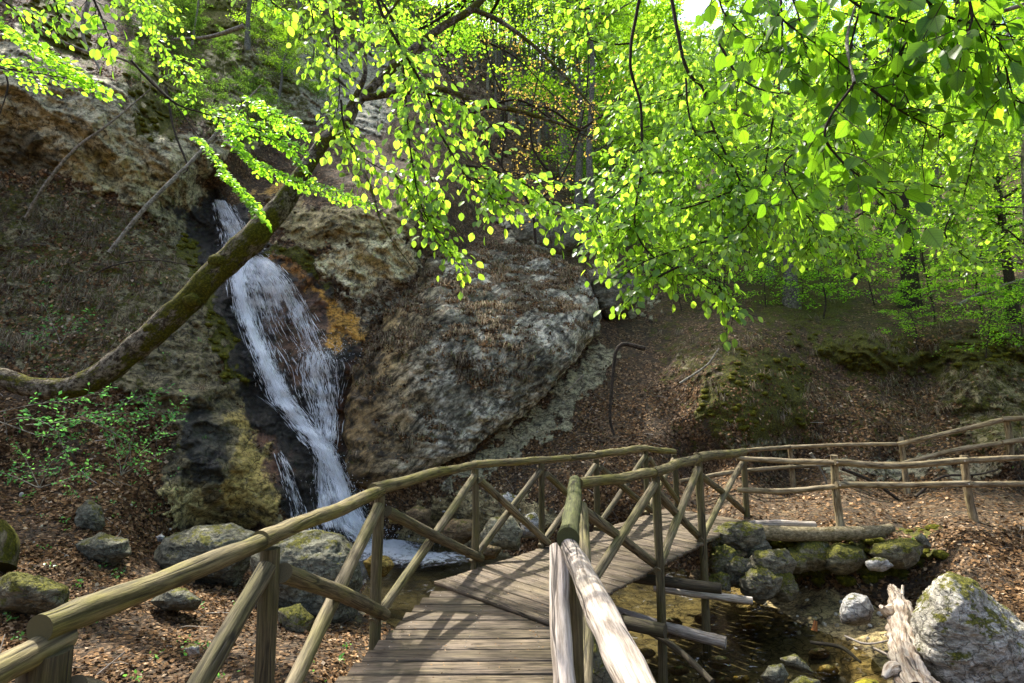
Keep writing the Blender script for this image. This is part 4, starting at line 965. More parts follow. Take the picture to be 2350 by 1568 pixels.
def rail_log(a, b, ra, rb, m, over=.10, sag=.01):
    a = np.array(a, float); b = np.array(b, float); d = (b - a) / np.linalg.norm(b - a)
    a2 = a - d * over; b2 = b + d * over * .3; mid = (a2 + b2) / 2 + [rng.normal(0, .008), 0, rng.normal(0, .008)]
    q1 = a2 * .75 + b2 * .25 + rng.normal(0, .005, 3); q3 = a2 * .25 + b2 * .75 + rng.normal(0, .005, 3)
    o = part_tube("handrail", [a2, q1, mid, q3, b2], [ra, ra * .99, (ra + rb) / 2 * 1.02, rb, rb * .97], m, 40, 24, .008)
    mb = MB(); t1 = b - d * .05; t2 = b - d * .032
    return o
up = np.array([0, 0, 1.0])
rail_log(RZ(-220, 1640, .98), LT[0] + [0, .03, -.03], .042, .038, W_olive)
rail_log(LT[0] + [0, 0, .02], LT[1] + [0, .03, .0], .041, .041, W_olive, .03)
rail_log(LT[1] + [0, 0, .008], LT[2] + [0, .02, -.01], .043, .048, W_olive)
rail_log(LT[2] + [0, 0, .015], LT[3], .050, .044, W_olive)
rail_log(LT[3], (LT[4] + LT[5]) / 2, .045, .044, W_olive, .05)
rail_log((LT[4] + LT[5]) / 2, LT[5], .044, .046, W_olive, .03)
rail_log(LT[5] + [0, 0, .015], LT[6], .054, .060, W_olive, .05)
rail_log(LT[6], LT[7], .05, .05, W_olive, .05)
rail_log(RT[0], RT[1] + [0, .03, -.02], .044, .045, W_grey, .05)
rail_log(RT[1] + [0, -.06, .018], RT[2] + [0, .02, .01], .050, .052, W_green, .02)
rail_log(RT[2] + [.03, 0, -.005], RT[3], .048, .050, W_olive, .0)
rail_log(RT[3], RT[4], .055, .060, W_olive, .06)
rail_log(RT[4] + [0, 0, .01], RT[5], .062, .064, W_olive, .05)
def post(b, t, r, foot=-0.25, m=None):
    part_tube("post", [np.array([b[0], b[1], foot]), np.array([b[0], b[1], (t[2] + foot) / 2]) + rng.normal(0, .006, 3), np.array([t[0], t[1], t[2] - .05])], [r * 1.05, r, r], m or W_post, 16, 18, .004)
for k, (b, t) in enumerate(zip(LL, LT)): post(b, t, (.06, .046, .043, .040, .038, .043, .044, .048)[k])
for k, (b, t) in enumerate(zip(RR[1:], RT[1:])): post(b + ([.035, .05, 0] if k == 0 else [0, 0, 0]), t + ([.02, .03, -.03] if k == 0 else [0, 0, 0]), (.048, .050, .045, .050, .048)[k], (-.9, -1.4, -1.42, -1.38, -.2)[k])
def brace(a, b, r, m, off):
    """from high on one post to the foot of the next"""
    a = np.array(a, float) + off; b = np.array(b, float) + off
    mid = (a + b) / 2 + rng.normal(0, .008, 3)
    part_tube("brace", [a, mid, b], [r, r * 1.02, r * .98], m, 20, 18, .006)
def span(b0, t0, b1, t1, r, side, m1=W_brace, m2=W_brace):
    d = b1 - b0; d = d / np.linalg.norm(d); s = np.array([d[1], -d[0], 0]) * side     # towards the deck
    brace(t0 * [1, 1, 0] + up * (t0[2] - .17) + d * .03, b1 + up * .05 + d * .06, r, m1, s * .055)
    brace(t1 * [1, 1, 0] + up * (t1[2] - .13) - d * .02, b0 + up * .02 - d * .04, r * .92, m2, -s * .0 + d * 0)
for k in range(len(LL) - 1):
    span(LL[k], LT[k], LL[k + 1], LT[k + 1], (.046, .047, .045, .042, .042, .046, .043)[k], 1)
for k in range(2, len(RR) - 1):
    span(RR[k], RT[k], RR[k + 1], RT[k + 1], (.05, .050, .047, .048, .046)[k], -1, W_brace, W_brace)
brace(RZ(1283, 1256, .97), RZ(1302, 1640, .45), .046, W_grey, np.zeros(3))
brace(RT[2] * [1, 1, 0] + up * .85, RT[1] * [1, 1, 0] + up * .05, .042, W_brace, np.array([.06, 0, 0]))
# deck boards
mb = MB(); nails = MB(); _dl = G0(752, 1568); _dr = G0(1000, 1342)
y = 0.25
k = 0
while y < 5.36:
    w = .183
    xl = _dl[0] + (_dr[0] - _dl[0]) * (y - _dl[1]) / (_dr[1] - _dl[1]) + rng.normal(0, .012); xr = R1[0] + .05 + rng.normal(0, .008)
    box(mb, [xl, y, -.052 + rng.normal(0, .0015)], [xr, y + .01, -.052 + rng.normal(0, .0015)], [0, w / 2 - .0085, 0], [0, 0, .017], k * 3.1)
    for xx in (xl + .10, xr - .12, (xl + xr) / 2):
        for yy in (-.045, .045): tube(nails, [[xx, y + yy, -.036], [xx, y + yy, -.0335]], .006, 8, None)
    y += w + .006; k += 1
mb.build("deck", W_plank, bridge, False)
mb = MB()
A0 = G0(998, 1336)[:2]; A1 = G0(1535, 1166)[:2]; B0 = G0(1258, 1428)[:2]; B1 = G0(1708, 1194)[:2]
print('deck', A0, A1, B0, B1, R1, R2, L0, L1, L2, LL[7], RR[5], _dl, _dr)
n = 37
for i in range(n):
    a = A0 + (A1 - A0) * i / n; a2 = A0 + (A1 - A0) * (i + 1) / n; b = B0 + (B1 - B0) * i / n; b2 = B0 + (B1 - B0) * (i + 1) / n
    c0 = (a + a2) / 2; c1 = (b + b2) / 2; u = (c1 - c0) / np.linalg.norm(c1 - c0); nrm = np.array([-u[1], u[0]])
    w0 = abs(np.dot(a2 - a, nrm)); w1 = abs(np.dot(b2 - b, nrm)); w = min(w0, w1)
    c0 = c0 - u * rng.uniform(0, .02); c1 = c1 + u * rng.uniform(0, .03)
    zz = -.017 + rng.normal(0, .0015)
    box(mb, [c0[0], c0[1], zz], [c1[0], c1[1], zz + rng.normal(0, .0015)], [nrm[0] * (w / 2 - .007), nrm[1] * (w / 2 - .007), 0], [0, 0, .017], 200 + i * 2.7)
    for s in (.08, .5, .92):
        for yy in (-.035, .035):
            c = c0 * (1 - s) + c1 * s + nrm * yy
            tube(nails, [[c[0], c[1], zz + .016], [c[0], c[1], zz + .0185]], .005, 8, None)
mb.build("deck", W_plank, bridge, False)
steel, nt = mat("steel"); N = NT(nt); N.out(N.princ((.45, .44, .42), .35, None, .5, {'Metallic': 1.0}))
nails.build("nail_heads", steel, bridge, False)
def beam(a, b, w, h):
    a = np.array(a, float); b = np.array(b, float); d = b - a; nrm = np.array([-d[1], d[0], 0]); nrm /= np.linalg.norm(nrm)
    mb = MB(); box(mb, a, b, nrm * w / 2, [0, 0, h / 2], rng.random() * 9); mb.build("beam", W_beam, bridge, False)
beam([-.45, 5.45, -.106], [3.0, 9.6, -.106], .1, .14)
beam([.0, 4.75, -.106], [3.5, 8.95, -.106], .1, .14)
beam([-1.0, 0, -.142], [-.80, 5.1, -.142], .1, .14); beam([.22, 0, -.142], [.22, 4.35, -.142], .1, .14)
for a, b in (((-.2, 6.1), (1.35, 5.1)), ((.62, 7.1), (2.3, 6.3)), ((-1.1, 4.3), (.3, 4.2))):
    part_tube("cross_beam", [[a[0], a[1], -.27], [b[0], b[1], -.27]], .06, W_beam, 8, 12)

# ------------------------------------------------------------------ path fences of thin barked poles
M_bolt, nt = mat('zinc'); N = NT(nt); N.out(N.princ((.6, .6, .58), .3, None, .5, {'Metallic': 1.0}))
def fence(label, posts, rails, loc, bolts=()):
    t = empty("pole_fence", loc, label, "fence")
    for (b, tp, r) in posts:
        part_tube("post", [b, (np.array(b) + tp) / 2 + rng.normal(0, .012, 3), tp], [r * 1.1, r, r * .95], W_pole, 14, 14, .006, None, t)
    for (bx, by, bY) in bolts:
        part_tube("bolt", [pt(bx, by, bY), pt(bx, by, bY - .02)], .012, M_bolt, 2, 8, 0, None, t)
    for (pts, r0, r1) in rails:
        part_tube("rail", pts, np.linspace(r0, r1, len(pts)), W_pole, 30, 14, .008, None, t)
def pt(px, py, Y): return P(np.array(float(px)), np.array(float(py)), float(Y))
fence("pole fence along the near edge of the path, right of the bridge",
      [(pt(1930,1215,8.45), pt(1914,1045,8.45), .055), (pt(2240,1215,8.75), pt(2212,1045,8.75), .055), (pt(2530,1215,9.3), pt(2515,1040,9.3), .055)],
      [([pt(1690,1052,8.85), pt(1800,1058,8.7), pt(1930,1062,8.38)], .04, .042), ([pt(1915,1060,8.38), pt(2050,1069,8.5), pt(2218,1057,8.66)], .05, .05), ([pt(2200,1058,8.68), pt(2350,1050,9.0), pt(2530,1044,9.2)], .046, .04),
       ([pt(1692,1124,8.85), pt(1800,1127,8.7), pt(1945,1114,8.40)], .044, .04), ([pt(1920,1112,8.38), pt(2080,1113,8.5), pt(2228,1110,8.66)], .046, .045), ([pt(2215,1112,8.68), pt(2350,1110,9.0), pt(2530,1106,9.2)], .046, .04)], (5.2, 8.5, 0), [(1922,1062,8.33), (1928,1114,8.35), (2214,1058,8.6), (2224,1111,8.62)])
fence("pole fence along the far edge of the path under the leafy slope",
      [(pt(1600,1135,11.6), pt(1597,1040,11.6), .05), (pt(1822,1125,11.9), pt(1812,1022,11.9), .05), (pt(2083,1135,11.7), pt(2067,1003,11.7), .055), (pt(2318,1060,11.0), pt(2308,955,11.0), .06)],
      [([pt(1560,1060,11.2), pt(1700,1036,11.4), pt(1815,1026,11.82)], .045, .045), ([pt(1800,1027,11.82), pt(1940,1021,11.7), pt(2068,1019,11.6)], .04, .042), ([pt(2060,1020,11.58), pt(2200,988,11.2), pt(2310,962,10.9)], .045, .05), ([pt(2300,962,10.9), pt(2450,955,10.6)], .05, .045),
       ([pt(1560,1105,11.2), pt(1690,1083,11.4), pt(1815,1072,11.82)], .045, .045), ([pt(1800,1073,11.82), pt(1940,1066,11.7), pt(2075,1064,11.6)], .04, .042), ([pt(2070,1064,11.58), pt(2200,1032,11.2), pt(2315,1015,10.9)], .048, .05), ([pt(2300,1016,10.9), pt(2450,995,10.6)], .05, .045)], (6.0, 11.7, 0.1))

# ------------------------------------------------------------------ loose logs, stump
def log(name, label, pts, rad, m, cat="log", group=None, n=30):
    mb = MB(); tube(mb, pts, rad, 18, n, .012, 4.0, True, rng.random() * 20)
    o = mb.build(name, m); tag(o, label, cat, group); return o
log("log", "long mossy log edging the path beside the far end of the deck", [pt(1725,1222,8.05), pt(1850,1226,8.0), pt(1990,1222,8.1), pt(2045,1212,8.3)], [.10, .10, .09, .06], mat_bark("path_log", (.30, .25, .15), (.16, .13, .07), .42))
log("log", "short split log lying on the long path-edge log", [pt(1720,1203,8.25), pt(1800,1202,8.2), pt(1870,1206,8.2)], [.05, .055, .05], W_grey)
log("log", "thin grey log jutting from under the deck below the stone pile", [pt(1500,1350,7.4), pt(1620,1366,7.2), pt(1726,1379,7.1)], [.045, .045, .05], W_grey)
log("log", "thick grey log lying in the stream between the bridge posts", [pt(1390,1395,6.6), pt(1530,1440,6.3), pt(1666,1475,6.0)], [.05, .055, .06], W_grey)
log("log", "dark pole slanting down into the stream nearest the camera", [pt(1430,1415,6.2), pt(1540,1480,5.7), pt(1635,1565,5.2)], [.035, .03, .028], W_beam)
log("stick", "orange-brown broken stick standing in the gravel by the stream", [pt(1869,1448,6.9), pt(1872,1425,6.92)], [.035, .02], mat_wood("fresh_wood", (.5, .2, .06), (.25, .09, .03)), "stick")
log("tree_stump", "mossy cut stump base at the left edge below the leaning tree", [pt(-25,1300,6.4), pt(-5,1255,6.5), pt(-20,1215,6.6)], [.26, .19, .15], mat_bark("mossy_bark_stump", (.2, .17, .1), (.1, .08, .05), .6), "stump")
# bleached driftwood
mb = MB()
sp_, sr_ = smooth_line([pt(2115,1600,5.2), pt(2085,1535,5.5), pt(2070,1460,6.0), pt(2066,1400,6.45), pt(2048,1348,6.9)], [.15, .125, .105, .10, .04], 120)
tube(mb, sp_, sr_, 90, None, .05, 7.0, True, 2.0)
v = mb.v[0]; n_ = 90; m_ = 120
vv = v[:n_ * m_].reshape(m_, n_, 3); cc = sp_[:, None]
dirv = vv - cc; rl = np.linalg.norm(dirv, axis=-1, keepdims=True); a_ = np.arange(n_) / n_ * 2 * np.pi
tw = np.linspace(0, 2.5, m_)[:, None] + a_[None]
rid = 1 + .20 * np.abs(np.sin(tw * 4)) - .1 + .22 * fbm(np.stack([np.cos(tw) * 2.2, np.sin(tw) * 2.2, np.linspace(0, 4, m_)[:, None] + 0 * tw], -1), 5, .6, True)
v[:n_ * m_] = (cc + dirv * rid[..., None]).reshape(-1, 3)
tube(mb, [pt(2050,1400,6.45), pt(2035,1405,6.3), pt(2022,1392,6.25)], [.07, .05, .02], 12, 10, .02)
tube(mb, [pt(2070,1540,5.5), pt(2045,1535,5.4), pt(2028,1555,5.35)], [.09, .06, .02], 12, 10, .02)
tag(mb.build("driftwood_stump", mat_wood("bleached_driftwood", (.60, .53, .44), (.20, .13, .08), .08, (.2, .16, .06), .5)), "twisted bleached driftwood stump between the two white boulders", "driftwood")
for k, (pts, r, lb) in enumerate((([pt(2072,1345,6.9), pt(2068,1375,6.6), pt(2060,1390,6.5)], .018, "short upright white twig beside the top of the driftwood stump"),
     ([pt(1940,1460,6.5), pt(1990,1478,6.2), pt(2060,1465,6.0)], .012, "curved brown twig lying left of the driftwood stump"),
     ([pt(2005,1488,6.1), pt(2050,1510,5.9), pt(2090,1530,5.6)], .014, "grey twig leaning on the foot of the driftwood stump"),
     ([pt(1860,1474,6.4), pt(1930,1486,6.2), pt(1975,1520,5.9)], .016, "dark wet branch half in the stream by the gravel bank"),
     ([pt(2110,1378,6.7), pt(2135,1385,6.4), pt(2160,1415,6.2)], .01, "thin pale twig in front of the large white boulder"))):
    log("twig", lb, pts, r, W_grey if k != 3 else W_beam, "twig", "twigs washed up by the stream", 12)

# ------------------------------------------------------------------ leaves
T8v = np.array([[0,0,0],[.33,0,-.015],[.70,0,-.05],[1,0,-.12],[.16,.2,.03],[.45,.33,.05],[.78,.22,.0],[.16,-.2,.03],[.45,-.33,.05],[.78,-.22,.0]])
T8q = np.array([[1,2,5,4],[2,3,6,5],[2,1,7,8],[3,2,8,9]]); T8t = np.array([[0,1,4],[1,0,7]])
T4v = np.array([[0,0,0],[.5,.32,.06],[1,0,-.05],[.5,-.32,.06]])
T4t = np.array([[0,2,1],[0,3,2]])
def norm(a): return a / (np.linalg.norm(a, axis=-1, keepdims=True) + 1e-9)
class Leaves:
    def __init__(s): s.b = []; s.d = []; s.n = []; s.s = []; s.r = []
    def add(s, b, d, n, size, r=None):
        b = np.atleast_2d(b); k = len(b)
        s.b.append(b); s.d.append(np.broadcast_to(d, b.shape)); s.n.append(np.broadcast_to(n, b.shape))
        s.s.append(np.broadcast_to(size, (k,))); s.r.append(rng.random(k) if r is None else np.broadcast_to(r, (k,)))
    def mesh(s, name, hi=True, wide=1.12):
        b = np.concatenate(s.b); d = norm(np.concatenate(s.d)); n = np.concatenate(s.n); sz = np.concatenate(s.s); r = np.concatenate(s.r)
        side = norm(np.cross(n, d)); n = np.cross(d, side)
        T = T8v if hi else T4v
        v = b[:, None] + sz[:, None, None] * (T[None, :, 0:1] * d[:, None] + wide * T[None, :, 1:2] * side[:, None] + T[None, :, 2:3] * n[:, None])
        k = len(T); off = (np.arange(len(b)) * k)[:, None, None]
        fs = [(T8t[None] + off).reshape(-1, 3), (T8q[None] + off).reshape(-1, 4)] if hi else [(T4t[None] + off).reshape(-1, 3)]
        me = raw_mesh(name, v.reshape(-1, 3), fs, smooth=False)
        add_attr(me, "rnd", np.repeat(r, k))
        if hi: add_attr(me, "luv", np.tile(T, (len(b), 1)), 'FLOAT_VECTOR')
        return me
M_leafn = mat_leaf("beech_leaf_shaded", (.028, .060, .004), (.16, .32, .010), .6, .02, True)  # darker copy of the beech leaf: shade on the nearest leaves put into colour
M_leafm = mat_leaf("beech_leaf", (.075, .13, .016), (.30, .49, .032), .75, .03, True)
M_leafg = mat_leaf("young_green_leaf", (.07, .15, .014), (.27, .50, .025), .7, .03)
M_leaff = mat_leaf("forest_leaf", (.07, .13, .015), (.30, .50, .02), .7, .02)
M_bud = mat_leaf("opening_leaf", (.22, .15, .045), (.36, .25, .05), .4, .02)
B_twig = mat_bark("twig_bark", (.055, .042, .03), (.03, .024, .018), .1)
B_pale = mat_bark("pale_bark", (.34, .32, .26), (.15, .135, .10), .25)
B_beech = mat_bark("beech_bark", (.24, .23, .20), (.09, .085, .07), .38)
B_dark = mat_bark("dark_bark", (.075, .06, .045), (.035, .03, .022), .34)
B_moss = mat_bark("mossy_trunk_bark", (.24, .21, .15), (.042, .031, .02), .54)

def spray(wood, lv, pts, r0, r1, t0, step, slen, leaf, droop=.6, leafgap=.52, face=0.5, planar=False, both=False):
    """a branch with alternate leafy side twigs"""
    pts = np.asarray(pts, float)
    p, r = smooth_line(pts, np.linspace(r0, r1, len(pts)), max(12, len(pts) * 7))
    jit = fbm(p * 3.0 + 5, 3)[:, None] * .03
    p = p + jit * np.array([1, .6, .4])
    tube(wood, p, r, 7, None, 0, cap=False)
    L = np.concatenate([[0], np.cumsum(np.linalg.norm(np.diff(p, axis=0), axis=1))]); tot = L[-1]
    s = t0 * tot; sgn = 1
    while s < tot:
        c = np.array([np.interp(s, L, p[:, k]) for k in range(3)])
        i = min(np.searchsorted(L, s), len(p) - 2); tg = norm(p[i + 1] - p[i])
        if planar: sd = norm(np.cross(tg, up))
        else:
            a = rng.normal(0, 1, 3) * [1, .7, .4]; sd = norm(a - tg * a.dot(tg))
        sgn = -sgn
        ln = slen * rng.uniform(.45, 1.1) * (1 - .45 * (s / tot))
        if ln > leaf * .8:
            dirn = norm(sd * sgn * .9 + tg * .55)
            m = max(4, int(ln / .06))
            tt = np.linspace(0, 1, m)[:, None]
            q = c + dirn * ln * tt + np.array([0, 0, -1]) * (droop * ln * .55) * tt ** 1.7 + rng.normal(0, .01, (m, 3)) * tt
            tube(wood, q, np.linspace(max(.0022, min(r1, .004)), .0012, m), 4, None, 0, cap=False)
            nl = max(3, int(ln / (leaf * leafgap)))
            u = (np.arange(nl) + .6) / nl; u[-1] = 1
            B = np.stack([np.interp(u, tt[:, 0], q[:, k]) for k in range(3)], -1)
            tg2 = norm(q[-1] - q[0]); s2 = norm(np.cross(tg2, up) + 1e-6) if not planar else norm(np.cross(tg2, up))
            alt = np.where(np.arange(nl) % 2, 1, -1)[:, None]
            D = norm(tg2 * .55 + s2 * alt * .75 + np.array([0, 0, -droop]) + rng.normal(0, .28, (nl, 3)))
            D[-1] = norm(tg2 + [0, 0, -droop])
            Nn = norm(np.array([0, -face, 1.0 - face * .5]) + rng.normal(0, .42, (nl, 3)))
            lv.add(B, D, Nn, leaf * rng.uniform(.62, 1.12, nl))
        s += step * rng.uniform(.7, 1.3)
    # end leaf
    lv.add(p[-1], norm(p[-1] - p[-2]) + [0, 0, -.3], np.array([0, -.5, 1.0]), leaf)
def px3(line, Y):
    """pixel polyline -> points; Y is a number or a list"""
    Y = np.broadcast_to(np.asarray(Y, float), (len(line),)) if np.ndim(Y) == 0 else np.interp(np.linspace(0, 1, len(line)), np.linspace(0, 1, len(Y)), Y)
    return [pt(x, y, d) for (x, y), d in zip(line, Y)]
def near_tree(label, loc, trunk, limbs, sprays, leafmat, bark=B_pale, twig=B_twig, name="beech_tree", r0=.2):
    t = empty(name, loc, label, "tree")
    if trunk:
        mb = MB(); tube(mb, trunk[0], trunk[1], 36, 170, .05, 3.0); mb.build("trunk", bark, t)
    lv = Leaves()
    for l in limbs:
        mb = MB(); tube(mb, l[0], l[1], 12, 40, .006, 4.0, cap=False); mb.build("limb", bark, t)
    for a in sprays:
        wd = MB(); spray(wd, lv, **a); wd.build("branch", twig, t)
    put("foliage", lv.mesh("foliage"), leafmat, t)
    return t
def S(line, Y, leaf=.062, r0=.008, r1=.002, t0=.1, step=.07, slen=.34, droop=.6, **k):
    return dict(pts=px3(line, Y), r0=r0, r1=r1, t0=t0, step=step * .5, slen=slen, leaf=leaf, droop=droop, **k)
# centre tree: its branches hang into the top middle of the view
sp = [S([(860,-60),(872,20),(930,130),(980,220),(1010,300),(1060,390),(1105,425),(1180,470),(1335,505)], [3.2,3.3,3.2], r0=.012, slen=.36, step=.055),
 S([(750,-60),(765,60),(778,180),(770,280)], 3.5, slen=.30, step=.055), S([(840,-60),(905,60),(925,160),(940,330),(960,450),(1000,540),(1072,630)], [3.4,3.3,3.4], r0=.010, slen=.24, step=.05, t0=.12),
 S([(780,230),(800,320),(850,372),(915,410)], 3.4, slen=.3, step=.05),
 S([(700,-60),(722,60),(718,160)], 3.6, slen=.22, step=.06), S([(980,215),(1060,235),(1140,300)], 3.2, slen=.34, step=.05), S([(1070,380),(1150,395),(1230,440),(1300,490)], 3.2, slen=.34, step=.045),
 S([(1090,410),(1120,440),(1140,480)], 3.2, slen=.3, step=.045), S([(945,345),(985,400),(1020,470)], 3.4, slen=.22, step=.05),
 S([(905,400),(940,440),(975,500),(1030,570)], 3.4, slen=.18, step=.05, t0=0)]
T1 = np.array([-3.6, .6, -1.0])
hub = pt(860, -330, 3.4)
near_tree("beech tree left of the camera whose long leafy branches hang over the top centre", (-3.6, .6, -1.0),
   ([T1, T1 + [.2, .3, 2.5], T1 + [.5, .7, 5.0], T1 + [.9, 1.2, 7.5]], [.20, .16, .12, .07]),
   [([T1 + [.45, .6, 4.6], hub + [-.8, 0, .5], hub, pt(900,-60,3.3)], [.07, .045, .02, .012]), ([hub, pt(780,-200,3.5), pt(750,-60,3.5)], [.02, .012, .008]), ([hub, pt(860,-180,3.3), pt(840,-60,3.4)], [.02, .012, .01]),
    ([hub, pt(760,-230,3.6), pt(700,-60,3.6)], [.02, .01, .008]), ([hub, pt(880,-200,3.2), pt(860,-60,3.2)], [.02, .014, .012])], sp, M_leafm)
# right tree: middle-distance bright sprays
def fan(x0, y0, x1, y1, Y, n, **k):
    out = []
    for i in range(n):
        sx = x0 + (x1 - x0) * rng.random(); sy = y0 + (y1 - y0) * rng.random() * .8
        dx = rng.uniform(-140, 40); dy = rng.uniform(20, 120); yy = Y * rng.uniform(.92, 1.12)
        out.append(S([(sx, sy), (sx + dx * .5, sy + dy * .3), (sx + dx, sy + dy)], yy, slen=.30, step=.055, t0=0, r0=.004, **k))
    return out
sp = [S([(1478,-60),(1447,130),(1472,250),(1470,400),(1458,520),(1500,590),(1600,640),(1690,722)], [3.2,3.4,3.3], r0=.012, t0=.42, slen=.30, step=.05),
 S([(1530,-60),(1572,150),(1612,205),(1640,300),(1700,420),(1735,485),(1640,600)], [3.6,3.5,3.3], r0=.014, t0=.25, slen=.3, step=.05),
 S([(1572,180),(1590,290),(1660,370),(1700,430)], 3.5, r0=.008, t0=.2, slen=.3, step=.06),
 S([(1790,-60),(1795,130),(1765,330),(1742,460),(1695,540),(1650,590)], [3.6,3.6,3.5], r0=.009, t0=.3, slen=.3, step=.06),
 S([(1650,100),(1700,180),(1790,215),(1930,210)], 3.4, r0=.01, slen=.3, t0=.2, step=.07),
 S([(1700,430),(1600,470),(1490,500),(1395,560)], 3.4, slen=.26, step=.045, t0=0), S([(1560,610),(1490,650),(1428,705)], 3.3, slen=.22, step=.045, t0=0),
 S([(1640,300),(1520,330),(1400,365)], 3.5, slen=.28, step=.05, t0=.1), S([(1470,400),(1420,440),(1350,520)], 3.4, slen=.22, step=.045, t0=.2), S([(1700,540),(1600,560),(1480,600),(1420,640)], 3.3, slen=.24, step=.045, t0=0),
 S([(1730,470),(1830,480),(1900,560)], 3.6, slen=.3, step=.055, t0=0), S([(1610,200),(1530,230),(1400,260)], 3.8, slen=.26, step=.07, t0=.2), S([(1450,100),(1380,100),(1290,60)], 3.9, slen=.3, step=.06, t0=.1), S([(1450,-20),(1350,20),(1240,10)], 3.9, slen=.3, step=.06, t0=0),
 S([(1640,640),(1670,690),(1695,725)], 3.3, slen=.12, step=.05, t0=0)]
sp += fan(1420, 330, 1760, 560, 3.7, 24) + fan(1480, 60, 2000, 420, 4.2, 40) + fan(1700, 380, 1950, 560, 4.0, 14)
T2 = np.array([5.6, 2.2, -.6]); hub = pt(1620, -380, 3.6)
near_tree("beech tree off to the right with sunlit hanging branches filling the upper right", (5.6, 2.2, -.6),
   ([T2, T2 + [-.2, .1, 2.5], T2 + [-.5, .3, 5.0], T2 + [-1.0, .5, 8]], [.24, .19, .15, .09]),
   [([T2 + [-.5, .3, 4.9], pt(1950,-420,3.6), hub, pt(1478,-60,3.2)], [.08, .05, .025, .014]), ([hub, pt(1600,-200,3.6), pt(1530,-60,3.6)], [.025, .02, .015]), ([pt(1950,-420,3.6), pt(1850,-230,3.6), pt(1790,-60,3.6)], [.05, .02, .01]),
    ([hub, pt(1500,-200,3.8), pt(1450,-20,3.9)], [.025, .012, .008])], sp, M_leafm)
# right-hand middle sprays (further along the same edge)
sp = [S([(2290,100),(2285,210),(2240,330),(2205,470),(2150,560)], [4.2,4.4,4.6], r0=.012, t0=.1, slen=.34, step=.06), S([(2200,440),(2100,420),(1960,420),(1860,450)], 4.4, slen=.3, step=.06, t0=0), S([(1900,300),(1830,370),(1800,440),(1780,470)], 4.6, slen=.3, step=.06, t0=0),
 S([(2190,480),(2170,540),(2230,600),(2270,600)], 4.5, slen=.26, step=.05, t0=0), S([(2010,470),(1930,520),(1880,560),(1840,570)], 4.3, slen=.26, step=.05, t0=0), S([(2350,560),(2300,520),(2200,470)], 4.6, slen=.3, step=.06, t0=0)]
sp += fan(1800, 120, 2400, 430, 4.6, 52)
near_tree("beech tree beyond the right edge, light green sprays behind the big dark leaves", (9.0, 5.0, 0),
   ([[9.0, 5.0, -.4], [8.8, 5.0, 2.5], [8.2, 5.0, 5.0], [7.6, 5.2, 8]], [.24, .2, .15, .08]),
   [([[8.25, 5.0, 4.9], pt(2480,-30,4.6), pt(2290,100,4.2)], [.06, .03, .012]), ([pt(2480,-30,4.6), pt(2400,160,4.6), pt(2350,300,4.6), pt(2350,560,4.6)], [.03, .014, .012, .008]),([pt(2480,-30,4.6), pt(2200,60,4.6), pt(1950,160,4.6), pt(1900,300,4.6)], [.03, .014, .012, .008])], sp, M_leafm)
# nearest, big dark leaves
def S1(line, Y, **k): return S(line, Y, leaf=.074, r0=.005, r1=.0018, step=.055, slen=.22, **k)
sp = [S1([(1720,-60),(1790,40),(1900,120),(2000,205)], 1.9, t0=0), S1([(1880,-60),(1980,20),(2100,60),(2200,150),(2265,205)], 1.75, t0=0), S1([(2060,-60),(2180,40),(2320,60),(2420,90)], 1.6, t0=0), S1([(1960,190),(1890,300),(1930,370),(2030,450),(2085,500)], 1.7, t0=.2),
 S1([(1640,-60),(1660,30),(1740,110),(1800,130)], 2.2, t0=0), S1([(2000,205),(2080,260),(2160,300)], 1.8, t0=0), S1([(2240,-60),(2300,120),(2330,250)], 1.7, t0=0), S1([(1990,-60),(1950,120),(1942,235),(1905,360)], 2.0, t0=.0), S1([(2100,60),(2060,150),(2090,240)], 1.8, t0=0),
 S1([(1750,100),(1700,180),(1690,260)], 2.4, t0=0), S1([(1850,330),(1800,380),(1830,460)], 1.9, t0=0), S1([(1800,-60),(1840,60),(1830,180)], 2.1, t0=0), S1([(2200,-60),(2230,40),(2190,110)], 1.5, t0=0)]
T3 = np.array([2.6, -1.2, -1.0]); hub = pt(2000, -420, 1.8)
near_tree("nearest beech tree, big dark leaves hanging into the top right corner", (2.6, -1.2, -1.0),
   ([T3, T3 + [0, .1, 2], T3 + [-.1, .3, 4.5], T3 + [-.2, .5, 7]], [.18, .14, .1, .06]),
   [([T3 + [-.1, .2, 3.7], hub, pt(1880,-60,1.75)], [.04, .02, .008]), ([hub, pt(2060,-60,1.6)], [.015, .008]), ([hub, pt(1720,-60,1.9)], [.015, .008]), ([hub, pt(1640,-60,2.2)], [.012, .008]), ([hub, pt(1990,-60,2.0)], [.015, .006]), ([hub, pt(2240,-60,1.7)], [.012, .006]), ([hub, pt(1800,-60,2.1)], [.012, .006]), ([hub, pt(2200,-60,1.5)], [.012, .006]), ([pt(1990,-60,2.0), pt(1945,80,1.95), pt(1960,190,1.7)], [.006, .005, .004])], sp, M_leafn)
